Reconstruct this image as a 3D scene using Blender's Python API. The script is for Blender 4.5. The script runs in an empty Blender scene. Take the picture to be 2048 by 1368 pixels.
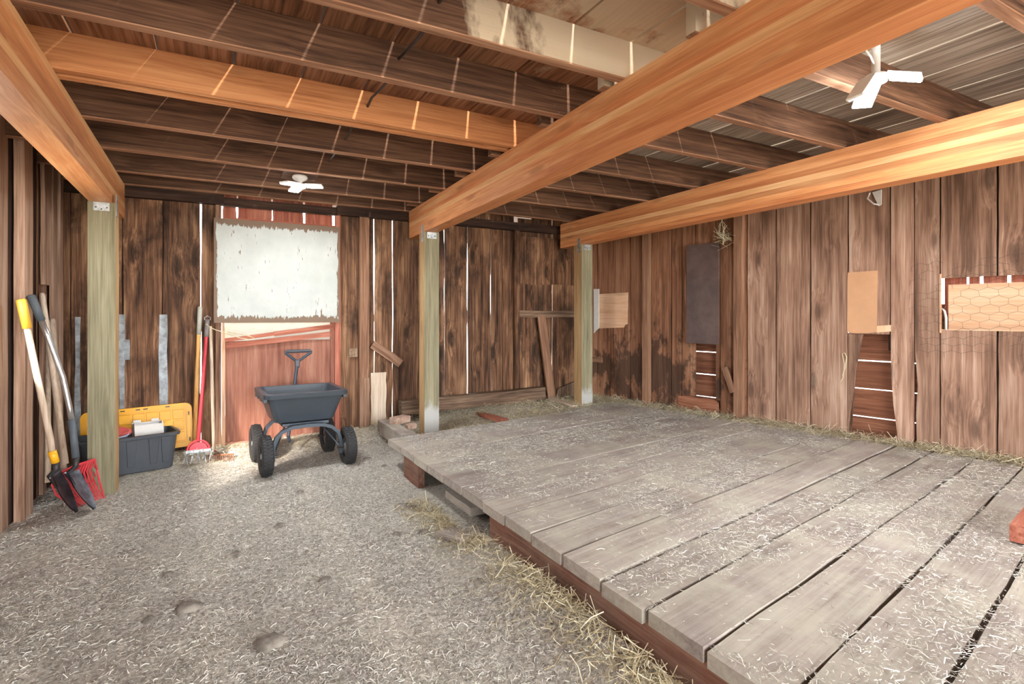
import bpy, math, random
import numpy as np
from mathutils import Vector, Matrix, noise
random.seed(7); RNG = np.random.default_rng(7)
scn = bpy.context.scene
COL = scn.collection

# ------------------------------------------------------------------ camera (frame 2048 x 1368)
F, CX, CY, H = 1080.0, 1024.0, 634.0, 1.2
YAW = math.atan(584 / 1080); S, C = math.sin(YAW), math.cos(YAW)
cam = bpy.data.cameras.new('camera'); co = bpy.data.objects.new('camera', cam); COL.objects.link(co)
co.location = (0, 0, H); co.rotation_euler = (math.pi / 2, 0, -YAW)
cam.sensor_fit = 'HORIZONTAL'; cam.sensor_width = 36; cam.lens = 36 * F / 2048
cam.shift_y = -(684 - CY) / 2048; cam.clip_start = 0.02; cam.clip_end = 200
scn.camera = co
# ------------------------------------------------------------------ world, sun, exposure
w = bpy.data.worlds.new('world'); scn.world = w; w.use_nodes = True
bg = w.node_tree.nodes['Background']; bg.inputs[0].default_value = (0.93, 0.96, 1.0, 1); bg.inputs[1].default_value = 5.6
sun = bpy.data.lights.new('sun', 'SUN'); so = bpy.data.objects.new('sun', sun); COL.objects.link(so)
sun.energy = 6.0; sun.angle = math.radians(9.0); sun.color = (1.0, 0.90, 0.82)
so.rotation_euler = Vector((0.62, 0.72, -0.52)).to_track_quat('-Z', 'Y').to_euler()
loft = bpy.data.lights.new('loft_lamp', 'POINT'); lo = bpy.data.objects.new('loft_lamp', loft); COL.objects.link(lo)
loft.energy = 480; loft.shadow_soft_size = 0.10; loft.color = (1.0, 0.93, 0.84); lo.location = (1.5, 0.9, 5.2)
vs = scn.view_settings
vs.view_transform = 'Standard'; vs.look = 'None'; vs.gamma = 1.0; vs.use_curve_mapping = False; vs.exposure = 1.66

# ------------------------------------------------------------------ pixel helpers
def ray(px, py):
    u = (px - CX) / F
    return Vector((u * C + S, C - u * S, -(py - CY) / F))
def onY(px, py, Y):
    a = ray(px, py); return Vector((0, 0, H)) + a * (Y / a.y)
def onX(px, py, X):
    a = ray(px, py); return Vector((0, 0, H)) + a * (X / a.x)
def onZ(px, py, z):
    a = ray(px, py); return Vector((0, 0, H)) + a * ((z - H) / a.z)
YB = 5.25                                   # inner face of the back wall
WA = math.radians(10.7); WC = Vector((3.79, YB, 0))
SD = Vector((math.sin(WA), -math.cos(WA), 0)); ND = Vector((-math.cos(WA), -math.sin(WA), 0)); UP = Vector((0, 0, 1))
def onR(px, py, off=0.0):
    a = ray(px, py); o = WC + ND * off
    t = o.dot(ND) / a.dot(ND); p = a * t
    return (p - o).dot(SD), H + p.z
def rs(px): return onR(px, CY)[0]
def R(s, z, off=0.0): return WC + SD * s + ND * off + UP * z
def bxp(px): return onY(px, CY, YB).x
XV, YV, ZV = Vector((1, 0, 0)), Vector((0, 1, 0)), Vector((0, 0, 1))

# ------------------------------------------------------------------ materials
MATS = {}
def new_mat(name):
    m = bpy.data.materials.new(name); m.use_nodes = True; MATS[name] = m
    nt = m.node_tree; return m, nt, nt.nodes['Principled BSDF']
def N(nt, t, **kw):
    n = nt.nodes.new(t)
    for k, v in kw.items(): setattr(n, k, v)
    return n
def srgb(r, g, b):
    f = lambda c: (c / 255 / 12.92) if c <= 10 else ((c / 255 + .055) / 1.055) ** 2.4
    return (f(r), f(g), f(b), 1)
def ramp(nt, fac, stops):
    r = N(nt, 'ShaderNodeValToRGB'); el = r.color_ramp.elements
    while len(el) < len(stops): el.new(0.5)
    for e, (p, c) in zip(el, stops):
        e.position = p; e.color = c if len(c) == 4 else (*c, 1)
    nt.links.new(fac, r.inputs[0]); return r.outputs[0]
def mix(nt, fac, a, b, mode='MIX'):
    m = N(nt, 'ShaderNodeMix', data_type='RGBA', blend_type=mode)
    for i, v in ((0, fac), (6, a), (7, b)):
        if hasattr(v, 'links'): nt.links.new(v, m.inputs[i])
        else: m.inputs[i].default_value = v
    return m.outputs[2]
def math_(nt, op, a, b=0.0, clamp=False):
    m = N(nt, 'ShaderNodeMath', operation=op, use_clamp=clamp)
    for i, v in ((0, a), (1, b)):
        if hasattr(v, 'links'): nt.links.new(v, m.inputs[i])
        else: m.inputs[i].default_value = v
    return m.outputs[0]
def noise_(nt, vec, scale, detail=4, rough=.55, dist=0.0):
    n = N(nt, 'ShaderNodeTexNoise'); n.inputs['Scale'].default_value = scale
    n.inputs['Detail'].default_value = detail; n.inputs['Roughness'].default_value = rough; n.inputs['Distortion'].default_value = dist
    nt.links.new(vec, n.inputs['Vector']); return n.outputs['Fac']
def vmath(nt, op, a, b):
    m = N(nt, 'ShaderNodeVectorMath', operation=op)
    for i, v in ((0, a), (1, b)):
        if hasattr(v, 'links'): nt.links.new(v, m.inputs[i])
        else: m.inputs[i].default_value = v
    return m.outputs[0]
def bump(nt, bsdf, h, strength, dist):
    b = N(nt, 'ShaderNodeBump'); b.inputs['Strength'].default_value = strength; b.inputs['Distance'].default_value = dist
    nt.links.new(h, b.inputs['Height']); nt.links.new(b.outputs[0], bsdf.inputs['Normal'])
def wood(name, dark, mid, light, knots=0.6, stain=None, stain_amt=0.0, stain_scale=2.2, world_stain=None,
         rough=0.8, vary=0.35, grain=1.0, bumpd=0.0025, tonea=.35, sn=1.6, soft=.35, dust=None, dust_amt=0.0):
    """timber whose grain runs along the local Z axis of each board"""
    m, nt, b = new_mat(name)
    tc = N(nt, 'ShaderNodeTexCoord'); oi = N(nt, 'ShaderNodeObjectInfo'); L = nt.links.new
    off = N(nt, 'ShaderNodeCombineXYZ')
    L(math_(nt, 'MULTIPLY', oi.outputs['Random'], 31.7), off.inputs[0]); L(math_(nt, 'MULTIPLY', oi.outputs['Random'], 17.3), off.inputs[1])
    L(math_(nt, 'MULTIPLY', oi.outputs['Random'], 53.1), off.inputs[2])
    v = vmath(nt, 'ADD', tc.outputs['Object'], off.outputs[0])
    # knots
    vk = vmath(nt, 'MULTIPLY', v, (5.0, 5.0, 1.9))
    vo = N(nt, 'ShaderNodeTexVoronoi'); vo.inputs['Scale'].default_value = 1.0; vo.inputs['Randomness'].default_value = 1.0
    L(vk, vo.inputs['Vector'])
    kd = vo.outputs['Distance']
    kring = ramp(nt, kd, [(0.0, (1, 1, 1)), (0.10, (.9, .9, .9)), (0.20, (0, 0, 0))])
    kwarp = math_(nt, 'MULTIPLY', ramp(nt, kd, [(0.0, (1, 1, 1)), (0.4, (0, 0, 0))]), 0.04 * knots)
    vw = N(nt, 'ShaderNodeCombineXYZ'); L(kwarp, vw.inputs[0]); L(kwarp, vw.inputs[1])
    vg = vmath(nt, 'ADD', v, vw.outputs[0])
    g1 = noise_(nt, vmath(nt, 'MULTIPLY', vg, (42 * grain, 42 * grain, 1.3)), 1.0, 5, .6, .35)
    g2 = noise_(nt, vmath(nt, 'MULTIPLY', vg, (150, 150, 5)), 1.0, 2, .5)
    tone = noise_(nt, vmath(nt, 'MULTIPLY', v, (5, 5, 1.2)), 1.0, 3, .6)
    f = math_(nt, 'ADD', math_(nt, 'MULTIPLY', g1, .70), math_(nt, 'MULTIPLY', g2, .30))
    f = math_(nt, 'ADD', f, math_(nt, 'MULTIPLY', math_(nt, 'SUBTRACT', tone, .5), tonea))
    col = ramp(nt, f, [(0.30, dark), (0.50, mid), (0.70, light)])
    br = math_(nt, 'ADD', math_(nt, 'MULTIPLY', oi.outputs['Random'], vary), 1 - vary * .55)
    hs = N(nt, 'ShaderNodeHueSaturation'); L(col, hs.inputs['Color']); L(br, hs.inputs['Value'])
    col = hs.outputs[0]
    if knots > 0:
        col = mix(nt, math_(nt, 'MULTIPLY', kring, .75 * knots), col, tuple(c * .28 for c in dark[:3]) + (1,))
    if stain is not None and stain_amt > 0:
        geo = N(nt, 'ShaderNodeNewGeometry')
        st = noise_(nt, vmath(nt, 'MULTIPLY', geo.outputs['Position'], (stain_scale, stain_scale, stain_scale * .55)), 1.0, 5, .65, .3)
        sm = ramp(nt, st, [(0.50, (0, 0, 0)), (0.64, (1, 1, 1))])
        if world_stain:
            (cx, cy, cz), (rx, ry, rz) = world_stain
            dv = vmath(nt, 'DIVIDE', vmath(nt, 'SUBTRACT', geo.outputs['Position'], (cx, cy, cz)), (rx, ry, rz))
            ln = N(nt, 'ShaderNodeVectorMath', operation='LENGTH'); L(dv, ln.inputs[0])
            dd = math_(nt, 'ADD', ln.outputs['Value'], math_(nt, 'MULTIPLY', math_(nt, 'SUBTRACT', st, .5), sn))
            sm = ramp(nt, dd, [(1.0 - soft * .7, (1, 1, 1)), (1.0 + soft * .3, (0, 0, 0))])
        col = mix(nt, math_(nt, 'MULTIPLY', sm, stain_amt), col, stain)
    if dust is not None:
        ds = noise_(nt, v, 3.0, 6, .7)
        col = mix(nt, math_(nt, 'MULTIPLY', ramp(nt, ds, [(0.40, (0, 0, 0)), (0.62, (1, 1, 1))]), dust_amt), col, dust)
    L(col, b.inputs['Base Color']); b.inputs['Roughness'].default_value = rough
    b.inputs['Specular IOR Level'].default_value = 0.25
    bump(nt, b, f, 0.7, bumpd)
    return m
def plain(name, c, rough=.5, metal=0.0, var=0.0, scale=20, c2=None, bumpd=0.0, spec=.5):
    m, nt, b = new_mat(name)
    b.inputs['Roughness'].default_value = rough; b.inputs['Metallic'].default_value = metal; b.inputs['Specular IOR Level'].default_value = spec
    tc = N(nt, 'ShaderNodeTexCoord')
    n = noise_(nt, tc.outputs['Object'], scale, 5, .65)
    c2 = c2 or tuple(min(1, k * (1 - var)) for k in c[:3]) + (1,)
    nt.links.new(ramp(nt, n, [(0.40, c2), (0.62, c)]), b.inputs['Base Color'])
    if bumpd: bump(nt, b, n, .6, bumpd)
    return m
def emit(name, c, s):
    m, nt, b = new_mat(name); b.inputs['Base Color'].default_value = (.9, .9, .9, 1)
    b.inputs['Emission Color'].default_value = c; b.inputs['Emission Strength'].default_value = s; return m

M_back = wood('back_wall_wood', srgb(40, 26, 18), srgb(108, 76, 54), srgb(166, 128, 96), knots=1.0, stain=srgb(30, 21, 16), stain_amt=.75, vary=.35, tonea=.65, stain_scale=2.8)
M_right = wood('right_wall_wood', srgb(98, 73, 58), srgb(146, 113, 93), srgb(182, 153, 133), knots=.85, vary=.26, tonea=.75)
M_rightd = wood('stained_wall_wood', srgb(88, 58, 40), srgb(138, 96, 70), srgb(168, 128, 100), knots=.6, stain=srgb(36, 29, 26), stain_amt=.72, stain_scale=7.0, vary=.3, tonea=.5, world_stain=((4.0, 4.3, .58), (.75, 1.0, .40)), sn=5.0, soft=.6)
M_leftl = wood('pale_left_wood', srgb(118, 88, 70), srgb(168, 136, 114), srgb(198, 170, 148), knots=.2, vary=.2, tonea=.5)
M_left = wood('left_wall_wood', srgb(74, 48, 34), srgb(136, 102, 80), srgb(172, 140, 116), knots=.3, vary=.35)
M_darkw = wood('dark_timber', srgb(22, 15, 11), srgb(52, 36, 28), srgb(84, 62, 48), knots=.4, vary=.3)
M_redw = wood('red_boards', srgb(116, 60, 46), srgb(160, 94, 74), srgb(188, 128, 106), knots=.3, vary=.2)
M_siding = wood('siding_wood', srgb(84, 50, 36), srgb(136, 88, 64), srgb(164, 116, 90), knots=.5, vary=.15)
M_redpanel = wood('red_plywood', srgb(112, 68, 54), srgb(146, 98, 80), srgb(172, 128, 108), knots=.35, vary=.05, grain=.5)
M_stud = wood('stud_wood', srgb(78, 54, 40), srgb(126, 92, 70), srgb(154, 120, 96), knots=.3, vary=.25)
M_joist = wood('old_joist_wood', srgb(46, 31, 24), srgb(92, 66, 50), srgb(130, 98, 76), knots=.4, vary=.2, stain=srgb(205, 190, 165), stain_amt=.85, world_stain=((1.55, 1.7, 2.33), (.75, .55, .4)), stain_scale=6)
M_newj = wood('new_joist_wood', srgb(158, 102, 64), srgb(196, 134, 88), srgb(216, 160, 112), knots=.5, vary=.1)
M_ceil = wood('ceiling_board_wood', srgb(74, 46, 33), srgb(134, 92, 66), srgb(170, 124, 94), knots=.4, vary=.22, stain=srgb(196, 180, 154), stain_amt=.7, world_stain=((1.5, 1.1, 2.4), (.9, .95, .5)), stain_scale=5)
M_ceilg = wood('grey_ceiling_board_wood', srgb(86, 74, 64), srgb(146, 132, 118), srgb(184, 172, 156), knots=.4, vary=.25)
M_glu = wood('glulam_wood', srgb(190, 122, 76), srgb(218, 152, 100), srgb(236, 184, 132), knots=.45, vary=.30, rough=.5, bumpd=.0006, grain=.7)
M_glu2 = wood('pale_glulam_wood', srgb(206, 150, 98), srgb(230, 178, 124), srgb(242, 204, 156), knots=.3, vary=.15, rough=.5, bumpd=.0006)
M_glu3 = wood('deep_glulam_wood', srgb(176, 106, 64), srgb(204, 134, 86), srgb(222, 162, 110), knots=.5, vary=.2, rough=.5, bumpd=.0006)
M_treat = wood('treated_post_wood', srgb(98, 92, 70), srgb(132, 126, 100), srgb(158, 150, 124), knots=.3, vary=.1, bumpd=.001, stain=srgb(178, 178, 174), stain_amt=.8, world_stain=((2.55, 4.7, .14), (2.4, 9, .34)), sn=1.2, stain_scale=8)
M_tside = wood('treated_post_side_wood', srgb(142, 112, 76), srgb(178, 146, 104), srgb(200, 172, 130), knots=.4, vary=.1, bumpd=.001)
M_underlit = wood('joist_underside_lit_wood', srgb(96, 66, 48), srgb(150, 110, 84), srgb(184, 146, 118), knots=.2, vary=.15)  # light from the floor on the joist bottoms, put into a paler wood colour
M_deck = wood('deck_plank_wood', srgb(122, 110, 101), srgb(150, 138, 130), srgb(170, 160, 152), knots=.12, vary=.16, dust=srgb(184, 178, 160), dust_amt=.55, rough=.9)
M_rim = wood('rim_board_wood', srgb(78, 50, 40), srgb(122, 84, 68), srgb(150, 114, 96), knots=.2, vary=.1, dust=srgb(150, 130, 112), dust_amt=.4)
M_sill = wood('sill_timber', srgb(52, 38, 28), srgb(108, 86, 68), srgb(150, 128, 106), knots=.2, vary=.2)
M_ply = wood('pale_plywood', srgb(196, 150, 114), srgb(216, 176, 142), srgb(232, 202, 172), knots=.5, vary=.05, grain=.5)
M_handle = wood('pale_handle_wood', srgb(150, 128, 106), srgb(190, 170, 148), srgb(214, 198, 178), knots=0, vary=.15, rough=.6, bumpd=.0005)
M_handley = wood('honey_handle_wood', srgb(160, 104, 50), srgb(204, 150, 84), srgb(226, 180, 116), knots=0, vary=.1, rough=.45, bumpd=.0004)
M_card = plain('cardboard', srgb(196, 150, 112), .85, var=.12, scale=4)
M_dpanel = plain('brown_panel', srgb(96, 78, 72), .55, c2=srgb(78, 62, 58), scale=5)
M_galv = plain('galvanised', srgb(196, 200, 200), .4, .55, c2=srgb(146, 152, 154), scale=18)
M_flash = plain('flashing', srgb(172, 178, 182), .5, .35, c2=srgb(120, 122, 122), scale=9)
M_blackp = plain('black_plastic', srgb(66, 70, 76), .42, var=.12, scale=8)
M_cartp = plain('cart_plastic', srgb(60, 67, 74), .38, var=.10, scale=6)
M_cartm = plain('cart_metal', srgb(62, 72, 82), .4, .2, var=.1)
M_tire = plain('tyre_rubber', srgb(44, 43, 43), .75, var=.25, scale=40)
M_rimw = plain('wheel_rim', srgb(120, 116, 112), .6, var=.3, scale=30)
M_yel = plain('yellow_plastic', srgb(238, 172, 30), .4, var=.08, scale=6)
M_yelg = plain('yellow_grip', srgb(226, 174, 58), .5, var=.1)
M_greyg = plain('grey_grip', srgb(84, 92, 98), .6, var=.1)
M_chrome = plain('brushed_steel', srgb(190, 190, 188), .3, .8, var=.15)
M_blade = plain('blade_steel', srgb(128, 138, 150), .4, .55, c2=srgb(84, 88, 98), scale=12)
M_bladed = plain('dark_blade_steel', srgb(104, 98, 104), .4, .55, c2=srgb(60, 56, 62), scale=12)
M_dsteel = plain('dark_steel', srgb(64, 62, 62), .5, .5, var=.2)
M_red = plain('red_plastic', srgb(206, 58, 66), .45, var=.08)
M_redpaint = plain('red_paint', srgb(186, 52, 62), .45, var=.15)
M_white = plain('white_plastic', srgb(206, 202, 194), .5, var=.06)
M_blue = plain('pale_blue_plastic', srgb(172, 206, 230), .45, var=.05)
M_pink = plain('red_bowl_plastic', srgb(222, 104, 98), .4, var=.08)
M_wire = plain('rusty_wire', srgb(92, 76, 66), .6, .4, var=.3)
M_rope = plain('twine', srgb(206, 192, 156), .9, var=.2, scale=60)
M_cable = plain('cable_sheath', srgb(60, 50, 46), .6, var=.2)
M_stone = plain('dry_clod', srgb(150, 142, 130), .95, c2=srgb(104, 96, 86), scale=14, bumpd=.006)
M_brick = plain('dusty_brick', srgb(186, 160, 142), .95, c2=srgb(150, 120, 104), scale=20, bumpd=.002)
M_lampw = plain('lamp_housing', srgb(232, 232, 228), .5, var=.03)
M_led = emit('led_panel', (.93, .97, 1.0, 1), 220.0); M_led1 = emit('far_led_panel', (.93, .97, 1.0, 1), 120.0)
# peeling white paint on a brown board
def peel():
    m, nt, b = new_mat('peeling_white_paint'); L = nt.links.new
    tc = N(nt, 'ShaderNodeTexCoord'); g = tc.outputs['Generated']; sep = N(nt, 'ShaderNodeSeparateXYZ'); L(g, sep.inputs[0])
    n1 = noise_(nt, vmath(nt, 'MULTIPLY', tc.outputs['Object'], (60, 60, 9)), 1.0, 5, .65)
    n2 = noise_(nt, vmath(nt, 'MULTIPLY', tc.outputs['Object'], (5, 5, 4)), 1.0, 4, .6)
    ez = math_(nt, 'MINIMUM', sep.outputs[2], math_(nt, 'SUBTRACT', 1.0, sep.outputs[2]))
    ex = math_(nt, 'MINIMUM', sep.outputs[0], math_(nt, 'SUBTRACT', 1.0, sep.outputs[0]))
    em = ramp(nt, ez, [(0.0, (1, 1, 1)), (0.085, (0, 0, 0))]); em2 = ramp(nt, ex, [(0.0, (.9, .9, .9)), (0.035, (0, 0, 0))])
    s = math_(nt, 'ADD', math_(nt, 'ADD', math_(nt, 'MULTIPLY', n1, .75), math_(nt, 'MULTIPLY', n2, .35)),
              math_(nt, 'MULTIPLY', math_(nt, 'MAXIMUM', em, em2), .42))
    mask = ramp(nt, s, [(0.672, (0, 0, 0)), (0.69, (1, 1, 1))])
    tint = ramp(nt, n2, [(0.3, srgb(166, 169, 163)), (0.7, srgb(182, 185, 179))])
    L(mix(nt, mask, tint, srgb(112, 92, 74)), b.inputs['Base Color']); b.inputs['Roughness'].default_value = .75
    inv = math_(nt, 'SUBTRACT', 1.0, mask); bump(nt, b, inv, .8, .0015); return m
M_peel = peel()
def ground_mat():
    m, nt, b = new_mat('straw_dirt'); L = nt.links.new
    geo = N(nt, 'ShaderNodeNewGeometry'); p = geo.outputs['Position']
    n1 = noise_(nt, p, 2.2, 5, .6); n2 = noise_(nt, p, 60, 4, .7); n3 = noise_(nt, p, 14, 5, .65)
    c = ramp(nt, n2, [(0.34, srgb(112, 105, 97)), (0.5, srgb(168, 162, 152)), (0.66, srgb(208, 203, 192))])
    c = mix(nt, math_(nt, 'MULTIPLY', ramp(nt, n3, [(0.52, (0, 0, 0)), (0.68, (1, 1, 1))]), .35), c, srgb(124, 110, 96))
    c = mix(nt, math_(nt, 'MULTIPLY', ramp(nt, n1, [(0.42, (0, 0, 0)), (0.62, (1, 1, 1))]), .35), c, srgb(190, 184, 168))
    L(c, b.inputs['Base Color']); b.inputs['Roughness'].default_value = .95; b.inputs['Specular IOR Level'].default_value = .1
    h = math_(nt, 'ADD', math_(nt, 'MULTIPLY', n2, .5), n3); bump(nt, b, h, .9, .012); return m
M_ground = ground_mat()
def straw_mat(name, a, bb, cc):
    m, nt, b = new_mat(name); at = N(nt, 'ShaderNodeAttribute', attribute_name='rnd')
    nt.links.new(ramp(nt, at.outputs['Fac'], [(0.0, a), (0.5, bb), (1.0, cc)]), b.inputs['Base Color'])
    b.inputs['Roughness'].default_value = .8; b.inputs['Specular IOR Level'].default_value = .2; return m
M_straw = straw_mat('straw', srgb(122, 114, 102), srgb(190, 186, 174), srgb(238, 235, 224))
M_strawy = straw_mat('golden_straw', srgb(132, 114, 84), srgb(192, 180, 146), srgb(228, 220, 192))

# ------------------------------------------------------------------ mesh helpers
def link(o, parent=None):
    COL.objects.link(o)
    if parent is not None: o.parent = parent
    return o
def tag(o, label=None, cat=None, group=None, kind=None):
    if label: o['label'] = label
    if cat: o['category'] = cat
    if group: o['group'] = group
    if kind: o['kind'] = kind
    return o
def empty(name, loc=(0, 0, 0), parent=None):
    o = bpy.data.objects.new(name, None); o.empty_display_size = .05; link(o, parent); o.location = loc; return o
class MB:
    def __init__(s): s.v = []; s.f = []
    def add(s, vs_, fs):
        k = len(s.v); s.v += [tuple(p) for p in vs_]; s.f += [tuple(i + k for i in f) for f in fs]; return s
    def box(s, c, size, M=None):
        c = Vector(c); hx, hy, hz = size[0] / 2, size[1] / 2, size[2] / 2
        P = [Vector((x, y, z)) for x in (-hx, hx) for y in (-hy, hy) for z in (-hz, hz)]
        if M is not None: P = [M @ p for p in P]
        return s.add([c + p for p in P], [(0, 1, 3, 2), (4, 6, 7, 5), (0, 4, 5, 1), (2, 3, 7, 6), (0, 2, 6, 4), (1, 5, 7, 3)])
    def hexa(s, P):   # 8 corners: bottom 4 ccw, top 4 ccw
        return s.add(P, [(3, 2, 1, 0), (4, 5, 6, 7), (0, 1, 5, 4), (1, 2, 6, 5), (2, 3, 7, 6), (3, 0, 4, 7)])
    def tube(s, pts, r, n=8, cap=True):
        pts = [Vector(p) for p in pts]; rr = r if isinstance(r, (list, tuple)) else [r] * len(pts)
        k = len(s.v); ref = None; rings = []
        for i, p in enumerate(pts):
            d = (pts[min(i + 1, len(pts) - 1)] - pts[max(i - 1, 0)]).normalized()
            if ref is None: ref = d.orthogonal().normalized()
            ref = (ref - d * ref.dot(d)).normalized(); b = d.cross(ref)
            s.v += [tuple(p + (ref * math.cos(2 * math.pi * j / n) + b * math.sin(2 * math.pi * j / n)) * rr[i]) for j in range(n)]
        for i in range(len(pts) - 1):
            for j in range(n):
                a, c = k + i * n + j, k + i * n + (j + 1) % n
                s.f.append((a, c, c + n, a + n))
        if cap:
            s.f.append(tuple(k + j for j in reversed(range(n)))); s.f.append(tuple(k + (len(pts) - 1) * n + j for j in range(n)))
        return s
    def prism(s, poly, o, w_, l_, t_, T):
        """polygon given in (w,l) coordinates, extruded +-T/2 along t"""
        o = Vector(o); n = len(poly)
        A = [o + w_ * a + l_ * b - t_ * (T / 2) for a, b in poly]; B = [o + w_ * a + l_ * b + t_ * (T / 2) for a, b in poly]
        return s.add(A + B, [tuple(reversed(range(n))), tuple(range(n, 2 * n))] + [(i, (i + 1) % n, n + (i + 1) % n, n + i) for i in range(n)])
    def lathe(s, prof, n=24, M=None, c=(0, 0, 0), close=False):
        k = len(s.v); c = Vector(c)
        for r, z in prof:
            for j in range(n):
                a = 2 * math.pi * j / n; p = Vector((r * math.cos(a), r * math.sin(a), z))
                if M is not None: p = M @ p
                s.v.append(tuple(c + p))
        m = len(prof)
        for i in range(m if close else m - 1):
            for j in range(n):
                a, b = k + i * n + j, k + i * n + (j + 1) % n; i2 = (i + 1) % m
                s.f.append((a, b, k + i2 * n + (j + 1) % n, k + i2 * n + j))
        return s
    def build(s, name, mat, parent=None, smooth=False, bevel=0.0):
        me = bpy.data.meshes.new(name); me.from_pydata(s.v, [], s.f); me.validate(); me.update()
        import bmesh
        bm = bmesh.new(); bm.from_mesh(me); bmesh.ops.recalc_face_normals(bm, faces=bm.faces); bm.to_mesh(me); bm.free()
        o = bpy.data.objects.new(name, me); me.materials.append(mat); link(o, parent)
        if smooth:
            for p in me.polygons: p.use_smooth = True
        if bevel:
            b = o.modifiers.new('bevel', 'BEVEL'); b.width = bevel; b.segments = 2; b.limit_method = 'ANGLE'
        return o
def board(name, parent, mat, o, w_, t_, l_, W, T, L, jit=0.002, seg=6, dz=0.0, taper=(0, 0), slant=0.0):
    """board with slightly wandering edges; local Z runs along the grain"""
    V = []; Fc = []
    for i in range(seg + 1):
        z = L * i / seg; f = i / seg
        a = -W / 2 + random.uniform(-jit, jit) + taper[0] * f; b = W / 2 + random.uniform(-jit, jit) - taper[1] * f
        e = random.uniform(-jit, jit) * .6 + dz * f
        za, zb = (z + slant * a, z + slant * b) if i == 0 else (z, z)
        V += [(a, -T / 2 + e, za), (b, -T / 2 + e, zb), (b, T / 2 + e, zb), (a, T / 2 + e, za)]
    for i in range(seg):
        for j in range(4):
            p, q = i * 4 + j, i * 4 + (j + 1) % 4; Fc.append((p, q, q + 4, p + 4))
    Fc += [(3, 2, 1, 0), tuple(seg * 4 + j for j in range(4))]
    me = bpy.data.meshes.new(name); me.from_pydata(V, [], Fc); me.update(); me.materials.append(mat)
    ob = bpy.data.objects.new(name, me); link(ob, parent)
    m = Matrix((w_, t_, l_)).transposed().to_4x4(); m.translation = Vector(o); ob.matrix_local = m
    return ob
def cut(name, parent, mat, o, w_, t_, l_, poly, T):
    """board of any outline; poly in (across, along)"""
    b = MB().prism(poly, (0, 0, 0), XV, ZV, YV, T); ob = b.build(name, mat, parent)
    m = Matrix((w_, t_, l_)).transposed().to_4x4(); m.translation = Vector(o); ob.matrix_local = m
    return ob

# ------------------------------------------------------------------ terrain
DZ = 0.27                                    # top of the plank platform
PD = Vector((math.cos(WA), math.sin(WA), 0)); PN = Vector((-math.sin(WA), math.cos(WA), 0))   # along the platform planks / across them
V_FAR = 3.80
def sstep(a, b, x):
    t = min(1, max(0, (x - a) / (b - a))); return t * t * (3 - 2 * t)
def edge_x(y): return 1.215 - .022 * y       # left ends of the platform planks
def in_deck(x, y, m=0.0):
    v = -x * math.sin(WA) + y * math.cos(WA)
    return x > edge_x(y) + m and v < V_FAR - m
def gh(x, y):
    z = .035 * (x + .7) + .08 * sstep(4.75, 5.2, y)
    z = max(z, -.06)
    if y > 3.9: z += .06 * max(0, x - 1.1) * sstep(3.9, 4.5, y)
    z += .075 * math.exp(-((x - 1.12) / .17) ** 2) * sstep(2.6, 2.2, y)
    n = noise.noise((x * 1.3, y * 1.3, 0)) * .012 + noise.noise((x * 5, y * 5, 3)) * .007
    z += n
    d = 1 if in_deck(x, y, -.02) else 0
    if d: z = min(z, .10)
    return min(z, .26)
fl = empty('floor'); fl['kind'] = 'structure'
nx, ny = 260, 290; x0, x1, y0, y1 = -1.6, 5.6, -2.6, 5.6
gv = [(x0 + (x1 - x0) * i / nx, y0 + (y1 - y0) * j / ny) for j in range(ny + 1) for i in range(nx + 1)]
gm = MB(); gm.v = [(x, y, gh(x, y) + noise.noise((x * 22, y * 22, 7)) * .003) for x, y in gv]
gm.f = [(j * (nx + 1) + i, j * (nx + 1) + i + 1, (j + 1) * (nx + 1) + i + 1, (j + 1) * (nx + 1) + i) for j in range(ny) for i in range(nx)]
g = gm.build('dirt_floor', M_ground, fl, smooth=True)
yard = MB().box((1, 2, -.25), (120, 120, .1)).build('yard_ground', plain('yard_soil', srgb(190, 180, 165), .95, var=.1), None); yard['kind'] = 'structure'

# ------------------------------------------------------------------ ceiling: boards, joists
JB, JT = 2.241, 2.403
ce = empty('ceiling'); ce['kind'] = 'structure'
x = -1.46; k = 0
while x < 5.2:
    Wd = .305 - .013
    mat = M_ceil if x < 1.62 else M_ceilg
    board('ceiling_board', ce, mat, (x + Wd / 2, -2.4, JT + .009), XV, -ZV, YV, Wd, .016, 7.95, jit=.0022, seg=8)
    x += .305; k += 1
LEFT = [-2.35, -1.75, -1.15, -.55, .06, .66, 1.24, 1.83, 2.32, 3.50, 4.087, 4.695, 5.13]
for y in LEFT:
    jo = board('joist', ce, M_joist, (-1.3, y + .024, (JB + JT) / 2), YV, ZV, XV, .044, JT - JB, 3.13, jit=.002, seg=5)
    board('lit_underside', jo, M_underlit, (0, -(JT - JB) / 2 - .003, 0), XV, YV, ZV, .046, .006, 3.13, jit=.001, seg=5)  # paler bottom strip, floor light put into its colour
for i, y in enumerate((2.895, 2.938, 2.981)):
    board('joist', ce, M_joist if i == 1 else M_newj, (-1.3, y + .02, (JB + JT) / 2 + (.012 if i == 1 else 0)), YV, ZV, XV, .038, (JT - JB) - (.024 if i == 1 else 0), 3.13, jit=.001, seg=5)
for y in [-2.25, -1.65, -1.05, -.45, .2, .8, 1.41, 1.94, 2.477, 3.09, 3.66, 4.22, 4.84]:
    jo = board('joist', ce, M_joist, (1.52, y + .022, (JB + JT) / 2), YV, ZV, XV, .044, JT - JB, 3.6, jit=.002, seg=5)
    board('lit_underside', jo, M_underlit, (0, -(JT - JB) / 2 - .003, 0), XV, YV, ZV, .046, .006, 3.6, jit=.001, seg=5)  # same strip with the floor light in its colour
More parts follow.
